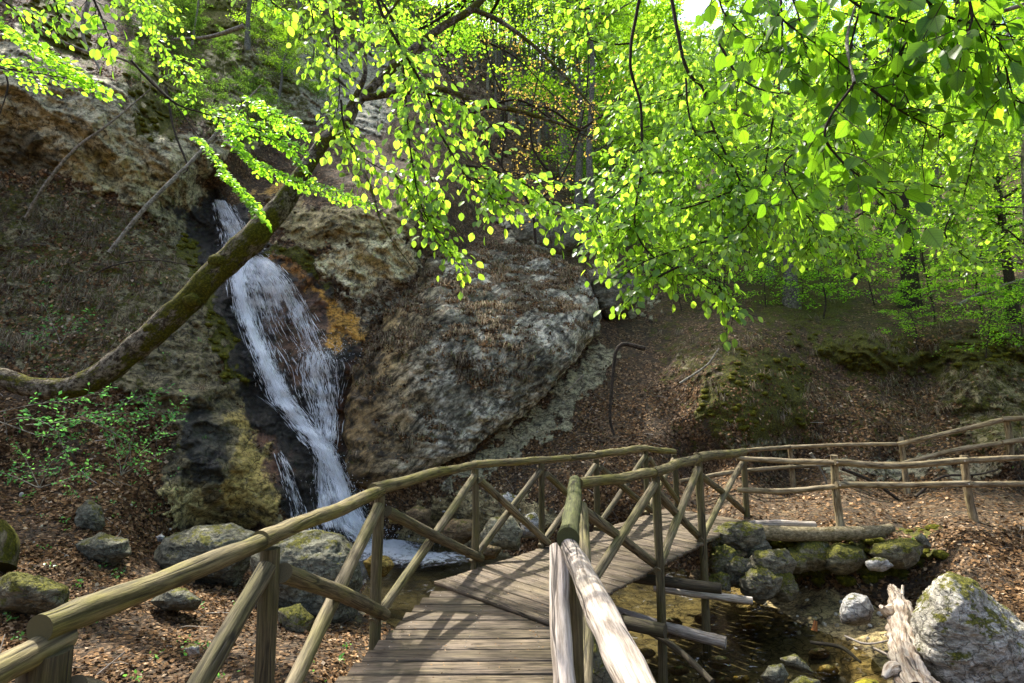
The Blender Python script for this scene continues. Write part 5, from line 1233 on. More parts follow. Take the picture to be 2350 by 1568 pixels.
# the leaning mossy tree over the fall
tr = [(-420,820,7.3),(-200,865,7.3),(-60,872,7.3),(0,868,7.3),(70,888,7.3),(160,890,7.35),(240,855,7.4),(320,792,7.45),(410,712,7.5),(500,622,7.6),(580,548,7.7),(635,485,7.8),(690,405,7.9),(745,325,8.0),(790,285,8.1),(830,225,8.3),(930,130,8.6),(1010,65,8.9),(1090,15,9.2),(1180,-80,9.6)]
trr = [.68 * _x for _x in [.34,.26,.20,.20,.20,.215,.24,.25,.255,.255,.27,.24,.17,.15,.165,.11,.10,.105,.09,.07]]
sp = [S([(300,140),(400,235),(500,268),(600,300),(700,345)], [6.2,6.6], leaf=.07, r0=.016, t0=.45, slen=.5, step=.07, droop=.15, planar=True), S([(500,268),(560,350),(640,400),(720,430)], 6.6, leaf=.07, t0=.1, slen=.5, step=.07, droop=.15, planar=True),
 S([(560,230),(620,260),(690,290)], 6.6, leaf=.07, t0=.0, slen=.6, step=.06, droop=.15, planar=True), S([(400,235),(470,330),(520,400),(600,500)], 6.8, leaf=.07, t0=.3, slen=.45, step=.07, droop=.15, planar=True), S([(500,400),(560,440),(590,490)], 6.8, leaf=.07, t0=.0, slen=.5, step=.06, droop=.15, planar=True),
 S([(690,405),(740,430),(800,450),(860,470)], 7.8, leaf=.07, t0=.1, slen=.5, step=.06, droop=.15, planar=True), S([(560,240),(540,300),(560,360),(600,390)], 6.7, leaf=.07, t0=.0, slen=.5, step=.07, droop=.15, planar=True), S([(600,310),(660,340),(700,390)], 6.6, leaf=.07, t0=.0, slen=.4, step=.07, droop=.15, planar=True),
 S([(390,120),(420,160),(440,230)], 6.6, leaf=.06, t0=.0, slen=.4, step=.08, droop=.2), S([(300,-60),(340,60),(400,130),(430,170)], 6.0, leaf=.06, t0=.1, slen=.4, step=.1, droop=.2)]
lean = near_tree("thick leaning tree trunk covered in moss, slanting across in front of the waterfall", tuple(pt(-420, 830, 7.3) - [0, 0, .4]),
   ([pt(*a) for a in tr], trr),
   [([pt(1000,75,8.9), pt(960,120,8.7), pt(900,150,8.6), pt(860,210,8.5)], [.05, .04, .03, .012]), ([pt(1080,20,9.2), pt(1150,50,9.0), pt(1230,110,8.8), pt(1310,190,8.6), pt(1380,270,8.4)], [.05, .04, .03, .02, .012]),
    ([pt(830,225,8.3), pt(1000,205,8.0), pt(1100,235,7.8), pt(1200,258,7.7), pt(1340,300,7.5)], [.06, .05, .045, .035, .012]), ([pt(790,300,8.1), pt(850,430,7.6), pt(880,520,7.4), pt(950,620,7.2)], [.03, .022, .014, .005]),
    ([pt(790,270,8.1), pt(835,180,8.0), pt(845,100,8.0), pt(930,-20,8.0)], [.06, .04, .03, .02])], sp, M_leafg, bark=B_moss)
# moss pads on the leaning trunk (cushions that stand proud of the bark)
M_pad = mat_bark("moss_pad", (.1, .1, .03), (.06, .06, .02), 1.3)
for (x, y, Y, r) in ((640,478,7.75,.16),(612,500,7.65,.12),(500,600,7.42,.13),(700,395,7.75,.09),(785,290,7.95,.11),(440,690,7.3,.12),(350,755,7.3,.13)):
    th, ph = np.meshgrid(np.linspace(0, np.pi, 14), np.linspace(0, 2 * np.pi, 22, endpoint=False), indexing='ij')
    q_ = np.stack([np.sin(th) * np.cos(ph), np.sin(th) * np.sin(ph) * .7, np.cos(th) * .8], -1) * r
    q_ = q_ * (1 + .5 * fbm(q_ * 14 + x, 3)[..., None]) + pt(x, y, Y + .08)
    ii = np.arange(th.size).reshape(th.shape); mb = MB()
    mb.add(q_.reshape(-1, 3), [np.stack([ii[:-1], ii[1:], np.roll(ii, -1, 1)[1:], np.roll(ii, -1, 1)[:-1]], -1).reshape(-1, 4)])
    mb.build("moss_pad", M_pad, lean)
# crown added to the leaning tree, unseen above the frame, shaped to shade the bridge
wd = MB(); lv = Leaves(); top0 = pt(1180, -80, 9.6)
for i in range(30):
    c = np.array([-2.6, 10.6, 11.2]) + norm(rng.normal(0, 1, 3)) * np.array([3.0, 3.0, 1.9]) * rng.uniform(.35, 1) ** .6
    mid = (top0 + c) / 2 + rng.normal(0, .35, 3) + [0, 0, .4]
    q, r = smooth_line([top0, mid, c], [.05, .03, .008], 12); tube(wd, q, r, 5, None, 0, cap=False)
    for j in range(9):
        e = q[rng.integers(6, 12)]; w = norm(rng.normal(0, 1, 3) * [1, 1, .35]) * rng.uniform(.4, 1.1)
        tube(wd, [e, e + w * .5, e + w], [.008, .005, .003], 4, None, 0, cap=False)
        n_ = 36; k = rng.random((n_, 1)); lv.add(e + w * k * 1.1 + rng.normal(0, .12, (n_, 3)) * [1, 1, .3], rng.normal(0, 1, (n_, 3)), norm(rng.normal(0, .4, (n_, 3)) + [0, 0, 1]), .09 * rng.uniform(.6, 1.15, n_))
wd.build("branch", B_twig, lean); put("foliage", lv.mesh("foliage", False), M_leafg, lean)
# upper left tree limb reaching down from the left
sp = [S([(-40,60),(30,80),(110,130),(200,170)], 3.6, leaf=.05, slen=.5, step=.06, droop=.1, planar=True), S([(-40,150),(60,165),(150,180),(215,200)], 3.8, leaf=.045, slen=.35, step=.06, droop=.1, planar=True), S([(90,130),(130,150),(220,190)], 3.8, leaf=.045, slen=.3, step=.06, droop=.1, planar=True),
 S([(-30,-30),(40,30),(60,80)], 3.3, leaf=.05, slen=.4, step=.06), S([(190,-50),(215,0),(240,60),(262,110)], 2.6, leaf=.055, slen=.2, step=.05), S([(100,-40),(125,10),(140,60)], 2.8, leaf=.055, slen=.2, step=.05), S([(600,-40),(620,0),(660,30)], 3.2, leaf=.06, slen=.2, step=.05, t0=0), S([(290,-40),(330,10),(390,40)], 4.2, leaf=.05, slen=.4, step=.06)]
near_tree("tree at the left edge with small light leaves and a long grey limb", (-6.5, 4.0, 0),
   ([[-6.5, 4.0, 0], [-6.3, 4.1, 3.0], [-5.9, 4.2, 6.0], [-5.6, 4.2, 9.0]], [.2, .16, .12, .06]),
   [([[-6.3, 4.1, 3.4], pt(-150,-40,5.0), pt(0,10,5.4), pt(100,75,5.7), pt(200,120,6.0), pt(300,145,6.2), pt(400,235,6.5)], [.05, .03, .022, .019, .017, .014, .008]),
    ([[-5.9, 4.2, 6.0], pt(150,-300,3.4), pt(190,-50,2.6)], [.04, .02, .008]), ([pt(150,-300,3.4), pt(-40,60,3.6)], [.02, .01]), ([pt(150,-300,3.4), pt(-40,150,3.8)], [.02, .01]), ([pt(150,-300,3.4), pt(290,-40,4.2)], [.02, .01]), ([pt(150,-300,3.4), pt(600,-40,3.2)], [.02, .008]), ([pt(150,-300,3.4), pt(100,-40,2.8)], [.02, .01]), ([pt(150,-300,3.4), pt(-30,-30,3.3)], [.02, .01])], sp, M_leafg)
log("dead_branch", "long straight bleached branch leaning on the cliff left of the waterfall", [pt(250,580,9.6), pt(340,470,9.8), pt(440,370,10.2), pt(520,280,10.6), pt(600,195,11.0)], [.034, .036, .032, .026, .012], B_pale, "branch")
log("dead_branch", "thin crooked grey branch standing on the left slope below the cliff", [pt(60,500,10.6), pt(100,430,10.4), pt(170,345,10.3), pt(250,285,10.3), pt(345,205,10.4)], [.034, .03, .026, .02, .01], B_pale, "branch")
log("dead_branch", "thin dark twig arching over the moss left of the channel", [pt(200,640,9.6), pt(260,610,9.5), pt(350,597,9.6), pt(455,612,9.8)], [.01, .012, .011, .006], B_dark, "branch")

# ------------------------------------------------------------------ forest
def make_tree(h, cb, cr, r, nlimb, nleaf, leaf, bark, leafm, seed, lean_=0.0, flat=.55, droopy=False):
    """trunk, limbs and foliage meshes of one tree standing at the origin; returns the three meshes"""
    g = np.random.default_rng(seed)
    tb = MB()
    k = 9; z = np.linspace(-.5, h, k)
    path = np.stack([g.normal(0, .10, k).cumsum() * .6 + lean_ * z / h * h, g.normal(0, .10, k).cumsum() * .6, z], -1); path -= path[0] * [1, 1, 0]
    rad = r * (1 - .82 * np.linspace(0, 1, k)) * np.where(np.arange(k) == 0, 1.5, 1)
    tube(tb, path, rad, 12, 40, .03 * r / .2, 2.0, cap=False)
    lb = MB(); lv = Leaves()
    for i in range(nlimb):
        f = (i + g.random()) / nlimb; z0 = cb + (h - cb) * f * .93
        o = np.array([np.interp(z0, path[:, 2], path[:, j]) for j in range(3)])
        az = i * 2.4 + g.normal(0, .3); ln = cr * (1 - .62 * f) * g.uniform(.75, 1.15)
        rise = g.uniform(-.1, .5) + .5 * f if not droopy else g.uniform(-.45, -.1)
        d = np.array([np.cos(az), np.sin(az), rise]); d /= np.linalg.norm(d)
        m = 7; t = np.linspace(0, 1, m)[:, None]
        q = o + d * ln * t + np.array([0, 0, -1]) * ln * .18 * t ** 2 + g.normal(0, .05, (m, 3)) * t * ln * .35
        r1_ = r * .32 * (1 - .5 * f)
        tube(lb, q, np.linspace(r1_, .008, m), 6, None, 0, cap=False)
        nb = 5
        nl = int(nleaf / nlimb)
        for j in range(nb):
            s = (j + 1) / nb; c = q[int(s * (m - 1))]
            d2 = norm(d * .5 + g.normal(0, .6, 3) * [1, 1, .4]); l2 = ln * .36 * g.uniform(.6, 1.2)
            e = c + d2 * l2
            tube(lb, [c, (c + e) / 2 + g.normal(0, .04, 3), e], [r1_ * .3, .008, .004], 4, None, 0, cap=False)
            n_ = nl // nb
            # layered plates of leaves round the twig
            w = g.random(n_)[:, None]; cc_ = c + (e - c) * (w * 1.15) + g.normal(0, 1, (n_, 3)) * [l2 * .30, l2 * .30, l2 * .30 * flat * .45]
            cc_[:, 2] += np.round(g.normal(0, .8, n_)) * .16 * flat
            D = norm(np.concatenate([g.normal(0, 1, (n_, 2)), g.normal(-.35, .35, (n_, 1))], 1))
            Nn = norm(np.concatenate([g.normal(0, .55, (n_, 2)), np.ones((n_, 1))], 1))
            lv.add(cc_, D, Nn, leaf * g.uniform(.6, 1.2, n_), g.random(n_))
    def mm(mb, name):
        v = np.concatenate(mb.v); me = raw_mesh(name, v, [np.concatenate(mb.f[q]) for q in (3, 4) if mb.f[q]])
        add_attr(me, "gc", np.concatenate(mb.gc), 'FLOAT_VECTOR'); me.materials.append(bark); return me
    fm = lv.mesh("foliage", False); fm.materials.append(leafm)
    return mm(tb, "trunk"), mm(lb, "limbs"), fm
tall = [make_tree(15, 3.4, 4.3, .24, 26, 15000, .105, B_beech, M_leaff, 1), make_tree(13, 3.2, 3.8, .19, 24, 13000, .10, B_beech, M_leaff, 2, .08), make_tree(16, 5.0, 4.6, .30, 26, 15000, .11, B_dark, M_leaff, 3)]
fart = [make_tree(17, 3.0, 4.8, .22, 26, 9000, .19, B_beech, M_leaff, 4), make_tree(15, 3.0, 4.6, .2, 24, 9000, .20, B_beech, M_leaff, 5)]
high = [make_tree(17, 8.5, 3.8, .17, 22, 11000, .11, B_beech, M_leaff, 21), make_tree(16, 8.0, 3.6, .15, 22, 11000, .11, B_dark, M_leaff, 22)]
M_bush = mat_leaf("bush_leaf", (.04, .075, .014), (.11, .20, .02), .6, .02)
bushm = [make_tree(4.0, .3, 2.2, .04, 13, 2200, .11, B_dark, M_bush, 31, .1, .5), make_tree(3.2, .3, 2.0, .03, 12, 2000, .11, B_dark, M_bush, 32, -.1, .5)]
young = [make_tree(4.2, .5, 2.3, .04, 13, 2600, .10, B_dark, M_leafg, 6, .1, .25), make_tree(3.2, .3, 2.1, .03, 12, 2200, .095, B_dark, M_leafg, 7, -.1, .25)]
thin = [make_tree(13, 4.5, 1.5, .07, 18, 1500, .10, B_pale, M_leaff, 8), make_tree(15, 5.0, 1.6, .10, 20, 1300, .10, B_beech, M_leaff, 9)]
conif = [make_tree(20, 5, 2.4, .20, 46, 5200, .14, B_pale, mat_leaf("needle_spray", (.03, .055, .018), (.04, .08, .015), .5, .02), 10, 0, .3, True)]
def place(kind, px, py, label, group=None, scale=1.0, rz=None, name="beech_tree", crown=True, sink=0.05, D=None, cat="tree"):
    p = ground(np.array(float(px)), np.array(float(py))) if D is None else pt(px, py, D)
    t = bpy.data.objects.new(name, None); t.location = (float(p[0]), float(p[1]), float(p[2]) - sink); t.rotation_euler = (0, 0, rng.uniform(0, 6.28) if rz is None else rz)
    t.scale = (scale,) * 3; t.empty_display_size = .3; link(t); tag(t, label, cat, group)
    for nm, me in zip(("trunk", "limb", "foliage"), kind):
        if nm == "foliage" and not crown: continue
        o = bpy.data.objects.new(nm, me); link(o, t)
    return t
ONES = "first second third fourth fifth sixth seventh eighth ninth tenth eleventh twelfth thirteenth fourteenth fifteenth sixteenth seventeenth eighteenth nineteenth".split()
def nth(k): return ONES[k] if k < 19 else (("twentieth", "thirtieth", "fortieth")[(k + 1) // 10 - 2] if (k + 1) % 10 == 0 else ("twenty", "thirty", "forty")[(k + 1) // 10 - 2] + "-" + ONES[(k + 1) % 10 - 1])
GF = "beech trees on the slope to the right"
near_f = [(0,1815,700,"mossy-footed beech in the middle of the right slope",.85),(1,1765,640,"pale beech trunk leaning left behind the mossy-footed one",.8),(2,2085,705,"dark thick-trunked beech right of the middle of the slope",.85),(2,2275,605,"stout grey beech high on the slope near the right edge",.9),
 (2,2322,738,"forked dark tree standing at the right edge of the slope",.5),(1,1700,600,"slender beech behind the hanging sprays, left part of the slope",.75),(0,1880,575,"beech just behind the mossy-footed tree, higher up",.8),(1,1945,560,"thin grey beech between the two thickest trunks",.75),
 (0,2165,560,"beech behind and left of the stout grey one",.85),(1,1600,560,"first beech on the left of the forest on the slope",.8),(0,1480,520,"beech on the left shoulder of the slope above the gully",.8),(2,2030,540,"beech half hidden behind the dark thick trunk",.9),(0,1400,470,"beech at the head of the gully behind the outcrop",.8)]
for k, x, y, lb, s in near_f: place(tall[k], x, y, lb, GF, s * rng.uniform(.95, 1.1))
DIST = [a + " " + b for a in ("nearest to", "right behind", "uphill of", "half hidden by", "far behind") for b in ("the gully head", "the mossy-footed tree", "the dark thick trunk", "the stout grey beech", "the forked edge tree", "the brightest hanging sprays", "the big dark leaves")]
for i in range(34):
    x = 1330 + (i * 187.3) % 1500; y = 500 - (i * 61.7) % 250
    place(fart[i % 2], x, y, "distant sunlit beech high on the slope, " + DIST[i], "distant beeches on the upper slope", rng.uniform(.8, 1.1))
# trees outside the frame that shade the path and the right bank
for x, y, s in ((2560,980,.7),(2750,820,.9),(2620,640,.9),(2900,1000,.8)):
    place(tall[0], x, y, "beech beyond the right edge of the picture, " + ("nearest the far fence", "just uphill of the fence end", "highest on the slope", "furthest out along the path")[int(x) % 4 if False else (2560,2750,2620,2900).index(x)], "beeches beyond the right edge", s)
ctr = [(0,1138,235,"thin pale trunk alone at the top centre, left of the tall conifers"),(1,1215,270,"slim grey tree between the pale trunk and the tall conifers"),(0,1235,330,"thin bare-stemmed tree in front of the tall conifers"),(1,1330,260,"slim tree just right of the tallest conifer"),
       (0,1400,330,"thin tree at the left border of the bright forest"),(1,1180,215,"slim tree on the ridge at the top centre"),(0,1060,160,"thin tree on the rocky ridge behind the leaning trunk"),(1,1270,215,"slim grey tree on the ridge behind the conifers")]
for k, x, y, lb in ctr: place(thin[k], x, y, lb, "thin trees at the top centre", rng.uniform(.9, 1.2), name="thin_tree")
for x, y, lb, s in ((1295,420,"tallest conifer with a straight grey trunk at the top centre",1.0),(1350,350,"second conifer right behind the tallest one",.9),(1175,290,"dark conifer with a narrow top left of the tallest one",.8)):
    place(conif[0], x, y, lb, "conifers at the top centre", s, name="conifer")
for i, (x, y, lb, s) in enumerate(((440,100,"pale green tree on top of the cliff above the waterfall",.55),(570,110,"bright young tree on the cliff top right of the first one",.55),(690,70,"light green tree behind the hanging centre branches",.6),(830,90,"sunlit tree on the ridge behind the leaning trunk top",.6),(950,120,"sunlit tree on the ridge at the bend of the leaning limb",.65),(330,40,"small tree at the very top left above the tan cliff",.5),(640,230,"bushy green sapling on the ledge above the fall",.3),(1020,60,"sunlit tree right of the ridge notch at the top",.7))):
    place((thin[0], tall[1])[0 if i in (0, 5) else 1], x, y, lb, "trees on the cliff top", s)
yg = [(1620,650,"young beech with layered sprays left of the mossy-footed tree",1.0),(1720,640,"bright young beech behind the lowest hanging sprays",1.0),(1860,640,"broad young beech spreading over the mossy stump",1.0),(2010,700,"young beech just left of the dark thick trunk",.8),(2240,720,"young beech with flat sprays below the stout grey beech",.85),(2300,660,"young beech in front of the forked edge tree",.9),(2120,640,"young beech uphill of the dark thick trunk",.95),(1520,640,"young beech between the gully rocks and the first sprays",.8),(1900,735,"low young beech with flat leaf layers under the mossy-footed tree",.8),(1760,705,"low young beech left of the mossy-footed tree",.7),(2150,730,"young beech right of the dark thick trunk",.75),(2260,810,"young beech above the hollow near the right edge",.6),(1660,690,"young beech under the brightest hanging sprays",.7),(2340,800,"young beech at the right edge above the hollow",.6),
      (1560,710,"small young beech at the foot of the hanging sprays",.6),(1480,600,"young beech beside the rock knob over the gully",.8),(1420,545,"young beech behind the rocks at the gully head",.9),(1980,640,"young beech between the thickest trunks, higher up",.9),(1850,600,"young beech high behind the mossy-footed tree",1.0),(1700,560,"young beech in the shade below the slender beech",1.1),(1560,540,"young beech in front of the first forest beech",1.1),(2200,640,"young beech below the stout grey beech",.9),(2060,600,"young beech behind the dark thick trunk",1.0),
      (1840,690,"young beech with pale flat sprays beside the mossy stump",.7),(2110,790,"tiny beech over the dark hollow",.45),(1330,470,"young beech in the brush left of the forest",.9),(1400,400,"young beech in the brush at the forest border",1.1)]
for i, (x, y, lb, s) in enumerate(yg): place(young[i % 2], x, y, lb, "young beeches on the slope", s, name="young_beech", cat="sapling")
for k, (x, y, lb, s) in enumerate(((1360,560,"tall beech added at the gully head to shade the right slope",.95),(1150,330,"beech added on the middle hillside behind the budding tree",.85))):
    place(high[k % 2], x, y, lb, "tall beeches added above the gully", s)  # high crowns added here to throw shade on the right slope
for i in range(16):
    x = 760 + i * 62; place(fart[i % 2], x, max(float(np.interp(x, PXS, _sky)) + 45, -40), nth(i) + " sunlit crown from the left in the row along the ridge line", "trees along the ridge line", rng.uniform(.5, .75))
for i, (x, y) in enumerate(sorted([(x_, rng.uniform(20, 340) if x_ > 420 else rng.uniform(10, 190)) for x_ in rng.uniform(280, 760, 48)])):
    place(bushm[i % 2], x, y, nth(i) + " green bush from the left on the rough slope above the cliff", "bushes on the slope above the cliff", rng.uniform(.2, .42), name="bush", cat="bush")
for i in range(26):
    x = 1090 + i * 12.5 + rng.uniform(-5, 5); y = float(np.interp(x, PXS, _sky)) + rng.uniform(50, 170)
    place(thin[i % 2], x, y, nth(i) + " slim trunk from the left in the dense young wood at the top centre", "young wood at the top centre", rng.uniform(.8, 1.3), name="thin_tree", crown=i % 3 == 0)
# bare tree with orange opening buds, top centre
t = empty("budding_tree", tuple(pt(1230, 560, 12.5)), "thin bare tree with orange-yellow opening leaves in front of the conifers", "tree")
wd = MB(); lv = Leaves()
main = [([(1230,560),(1215,470),(1150,380),(1080,260),(1010,130),(960,20)], 12.2), ([(1215,470),(1280,420),(1330,300),(1350,150),(1340,-20)], 12.2), ([(1150,380),(1160,260),(1120,130),(1100,20)], 12.2), ([(1080,260),(1190,230),(1290,290),(1400,330)], 12.2),
        ([(1280,420),(1220,330),(1230,200),(1270,60)], 12.2), ([(1330,300),(1400,250),(1460,180)], 12.2), ([(1010,130),(1080,90),(1180,130),(1270,220)], 12.2), ([(1280,420),(1200,400),(1130,420)], 12.2), ([(1330,300),(1260,250),(1180,240)], 12.2)]
for l, y in main:
    q, r = smooth_line(px3(l, y), np.linspace(.035, .008, len(l)), 30); tube(wd, q, r, 6, None, 0, cap=False)
    for _ in range(30):
        i = rng.integers(3, 29); c = q[i]; d = norm(rng.normal(0, 1, 3) * [1, .6, .8] + [0, 0, .25]); ln = rng.uniform(.3, 1.0)
        e = c + d * ln; mid = (c + e) / 2 + rng.normal(0, .06, 3); tube(wd, [c, mid, e], [.008, .005, .003], 4, None, 0, cap=False)
        n_ = 4; k = rng.random(n_)[:, None]
        b_ = np.concatenate([c + (e - c) * (.35 + .65 * k), np.repeat(e[None], 3, 0)]); lv.add(b_ + rng.normal(0, .03, b_.shape), rng.normal(0, 1, b_.shape), rng.normal(0, 1, b_.shape), .055 * rng.uniform(.6, 1.2, len(b_)))
wd.build("branch", B_twig, t); put("foliage", lv.mesh("foliage", False, 1.2), M_bud, t)

# ------------------------------------------------------------------ leaf litter, dry grass, herbs
def sample_ground(n, weight, ymin=-20, ymax=1590, xmin=-50, xmax=2400):
    x = rng.uniform(xmin, xmax, n * 3); y = rng.uniform(ymin, ymax, n * 3)
    w = bil(weight, PXS, PYS, x, y); d = depth_at(x, y)
    k = rng.random(len(x)) < w
    return x[k][:n], y[k][:n]
far_ok = np.clip((15.5 - DEP) / 2, 0, 1)
under_water = (TP[..., 2] < WZ + .01)
lw = np.clip((LIT - .35) * 1.8, 0, 1) * np.clip(.75 + fbm(P0 * .8 + 20, 4) * 3.2, .12, 1) * far_ok * (~under_water)
def litter(n, size, w, seedn):
    x, y = sample_ground(n, w); p = ground(x, y, 0.0); nr = normal_at(x, y); nr = np.where(nr[:, 2:3] < 0, -nr, nr)
    d = depth_at(x, y); p = p + nr * .008
    dirn = rng.normal(0, 1, p.shape); Nn = norm(nr + rng.normal(0, .38, p.shape)); D = norm(dirn - Nn * (dirn * Nn).sum(-1, keepdims=True))
    lv = Leaves(); lv.add(p, D, Nn, size * rng.uniform(.55, 1.15, len(p)) * np.clip(d / 7.5, .9, 1.35)); return lv
M_litter = mat_attr_ramp("dead_leaf", [(0, (.03, .016, .007)), (.3, (.088, .046, .018)), (.6, (.185, .103, .042)), (.82, (.29, .17, .08)), (.95, (.42, .27, .14)), (1, (.50, .40, .28))], .12, .75, .12)
o = put("leaf_litter", litter(130000, .060, lw, 1).mesh("leaf_litter", False, 1.25), M_litter)
tag(o, "brown fallen beech leaves covering the slopes and the banks", "leaf litter", kind="stuff")
# dry grass tufts hanging from the ledges
def blades(x, y, p, nb, ln, wd_, droop, spread, lv_r=None):
    k = len(p); B = np.repeat(p, nb, 0) + rng.normal(0, spread, (k * nb, 3)) * [1, 1, .3]
    az = rng.uniform(0, 6.28, k * nb); lean_ = rng.uniform(.2, .9, k * nb)
    L = ln * rng.uniform(.5, 1.2, k * nb)
    dx = np.stack([np.cos(az) * lean_, np.sin(az) * lean_ - .45, np.ones(k * nb) * .8], -1); dx = norm(dx) * L[:, None]
    tip = B + dx * [1, 1, .35] + np.stack([0 * L, 0 * L, -droop * L], -1); mid = B + dx * .55
    s = norm(np.cross(dx, [0, 1.0, .2])) * wd_
    v = np.stack([B - s, B + s, mid + s * .8, mid - s * .8, tip], 1).reshape(-1, 3)
    off = (np.arange(k * nb) * 5)[:, None]
    q = np.array([[0, 1, 2, 3]]) + off; t = np.array([[3, 2, 4]]) + off
    return v, q, t, np.repeat(rng.random(k * nb), 5)
def grass_stuff(name, label, pts, nb, ln, wd_, droop, m, spread=.05):
    v, q, t, r = blades(None, None, pts, nb, ln, wd_, droop, spread)
    me = raw_mesh(name, v, [t, q], smooth=False); add_attr(me, "rnd", r); tag(put(name, me, m), label, "grass", kind="stuff")
M_dry = mat_attr_ramp("dry_grass_blade", [(0, (.10, .075, .045)), (.5, (.24, .19, .12)), (.85, (.40, .33, .22)), (1, (.12, .16, .04))], .2)
gw = np.zeros(GX.shape)
for poly, w in (([(0,430),(420,560),(440,700),(250,860),(0,860)], .5),([(560,60),(900,250),(1000,430),(850,470),(560,400),(380,280)], .35),([(980,420),(1200,330),(1420,560),(1350,640),(1150,560),(1000,580)], .8),([(1560,760),(1850,700),(2350,700),(2350,1000),(1900,1000),(1700,1010)], .3),([(1850,780),(2400,770),(2400,860),(1900,850)], .35),([(230,870),(420,700),(480,850),(400,980)], .4),([(820,560),(760,580),(740,640),(700,600)], .3),([(900,300),(1100,250),(1300,400),(1300,500),(1000,430)], .6),([(1400,560),(1600,620),(1600,700),(1420,640)], .3)):
    gw = np.maximum(gw, polymask(poly, 40) * w)
gw *= np.clip(.25 + fbm(P0 * 1.1 + 70, 4) * 5, 0.02, 1)
x, y = sample_ground(4200, gw)
grass_stuff("dry_grass", "tufts of dry grass hanging from the ledges of the gorge", ground(x, y), 12, .36, .006, .55, M_dry)
# dry grass on the outcrop: take its own upward-facing vertices
ov = np.empty(len(outcrop.data.vertices) * 3, np.float32); outcrop.data.vertices.foreach_get("co", ov); ov = ov.reshape(-1, 3) + np.array(outcrop.location)
on = np.empty(len(outcrop.data.vertices) * 3, np.float32); outcrop.data.vertices.foreach_get("normal", on); on = on.reshape(-1, 3)
wsel = (on[:, 2] + .7 * fbm(ov * .9, 3) > .78) & (on[:, 1] < .3)
cand = np.where(wsel)[0]
if len(cand):
    sel = rng.choice(cand, min(1300, len(cand)), replace=False)
    grass_stuff("dry_grass", "dry grass and brush covering the top of the big outcrop", ov[sel] + rng.normal(0, .03, (len(sel), 3)), 10, .24, .006, .5, M_dry)
    sel = rng.choice(cand, min(24000, len(cand) * 3), replace=True)
    lv = Leaves(); pp_ = ov[sel] + rng.normal(0, .03, (len(sel), 3)) + on[sel] * .03; lv.add(pp_, rng.normal(0, 1, pp_.shape), norm(on[sel] + rng.normal(0, .5, pp_.shape)), .075 * rng.uniform(.5, 1.2, len(sel)))
    tag(put("leaf_litter", lv.mesh("leaf_litter", False, 1.2), M_litter), "fallen leaves caught in the grass on top of the outcrop", "leaf litter", kind="stuff")
# small green herbs among the leaves
hw = np.zeros(GX.shape)
for poly, w in (([(0,950),(330,950),(420,1150),(300,1230),(0,1200)], .6),([(100,1250),(420,1350),(800,1420),(860,1568),(200,1568),(0,1400)], .16),([(0,620),(420,660),(420,860),(0,860)], .3),([(1900,600),(2350,650),(2350,760),(1900,720)], .3),([(1600,960),(2350,1000),(2350,1080),(1600,1060)], .10),([(380,1000),(540,1000),(540,1100),(380,1100)], .2),([(1750,1230),(2130,1230),(2100,1320),(1800,1320)], .2),([(420,160),(700,180),(700,330),(500,330)], .4)):
    hw = np.maximum(hw, polymask(poly, 50) * w)
hw = hw * (.2 + 1.6 * np.clip(fbm(P0 * 1.2 + 40, 3) * 3, 0, 1))
x, y = sample_ground(3000, np.clip(hw * 1.4, 0, 1)); p = ground(x, y)
nb = 9; B = np.repeat(p, nb, 0) + rng.normal(0, .035, (len(p) * nb, 3)) * [1, 1, .5] + [0, 0, .035]
lv = Leaves(); lv.add(B, rng.normal(0, 1, B.shape) + [0, 0, .2], norm(rng.normal(0, .5, B.shape) + [0, -.3, 1]), .036 * rng.uniform(.5, 1.3, len(B)))
M_herb = mat_leaf("herb_leaf", (.07, .19, .035), (.10, .26, .03), .6, .04)
tag(put("ground_herbs", lv.mesh("ground_herbs", False, 1.3), M_herb), "small bright green herbs sprouting between the fallen leaves", "ground cover", kind="stuff")
# moss cushions give the mossy zones a real edge
mw = np.clip((MOS - .55) * 2.5, 0, 1) * np.clip((17 - DEP) / 2, 0, 1)
x, y = sample_ground(6500, mw); p = ground(x, y)
ico = []
bm_th, bm_ph = np.meshgrid(np.linspace(0, np.pi, 6), np.linspace(0, 2 * np.pi, 8, endpoint=False), indexing='ij')
unit = np.stack([np.sin(bm_th) * np.cos(bm_ph), np.sin(bm_th) * np.sin(bm_ph), np.cos(bm_th)], -1).reshape(-1, 3)
ii = np.arange(48).reshape(6, 8); uq = np.stack([ii[:-1], ii[1:], np.roll(ii, -1, 1)[1:], np.roll(ii, -1, 1)[:-1]], -1).reshape(-1, 4)
rs = rng.uniform(.03, .11, len(p))
V = p[:, None] + unit[None] * rs[:, None, None] * np.array([1.2, 1.0, .6]); V = V + norm(unit)[None] * (fbm(V * 16, 3) * .6)[..., None] * rs[:, None, None]
me = raw_mesh("moss_cushions", V.reshape(-1, 3), [(uq[None] + (np.arange(len(p)) * 48)[:, None, None]).reshape(-1, 4)])
mm_, nt = mat("moss_cushion"); N = NT(nt); g_ = N.n('ShaderNodeNewGeometry')
N.out(N.princ(moss_col(N, g_.outputs['Position']), .95, N.bump(N.noise(g_.outputs['Position'], 90, 4, .8), .8, .02), .1))
tag(put("moss", me, mm_), "cushions of olive green moss on the banks and ledges", "moss", kind="stuff")
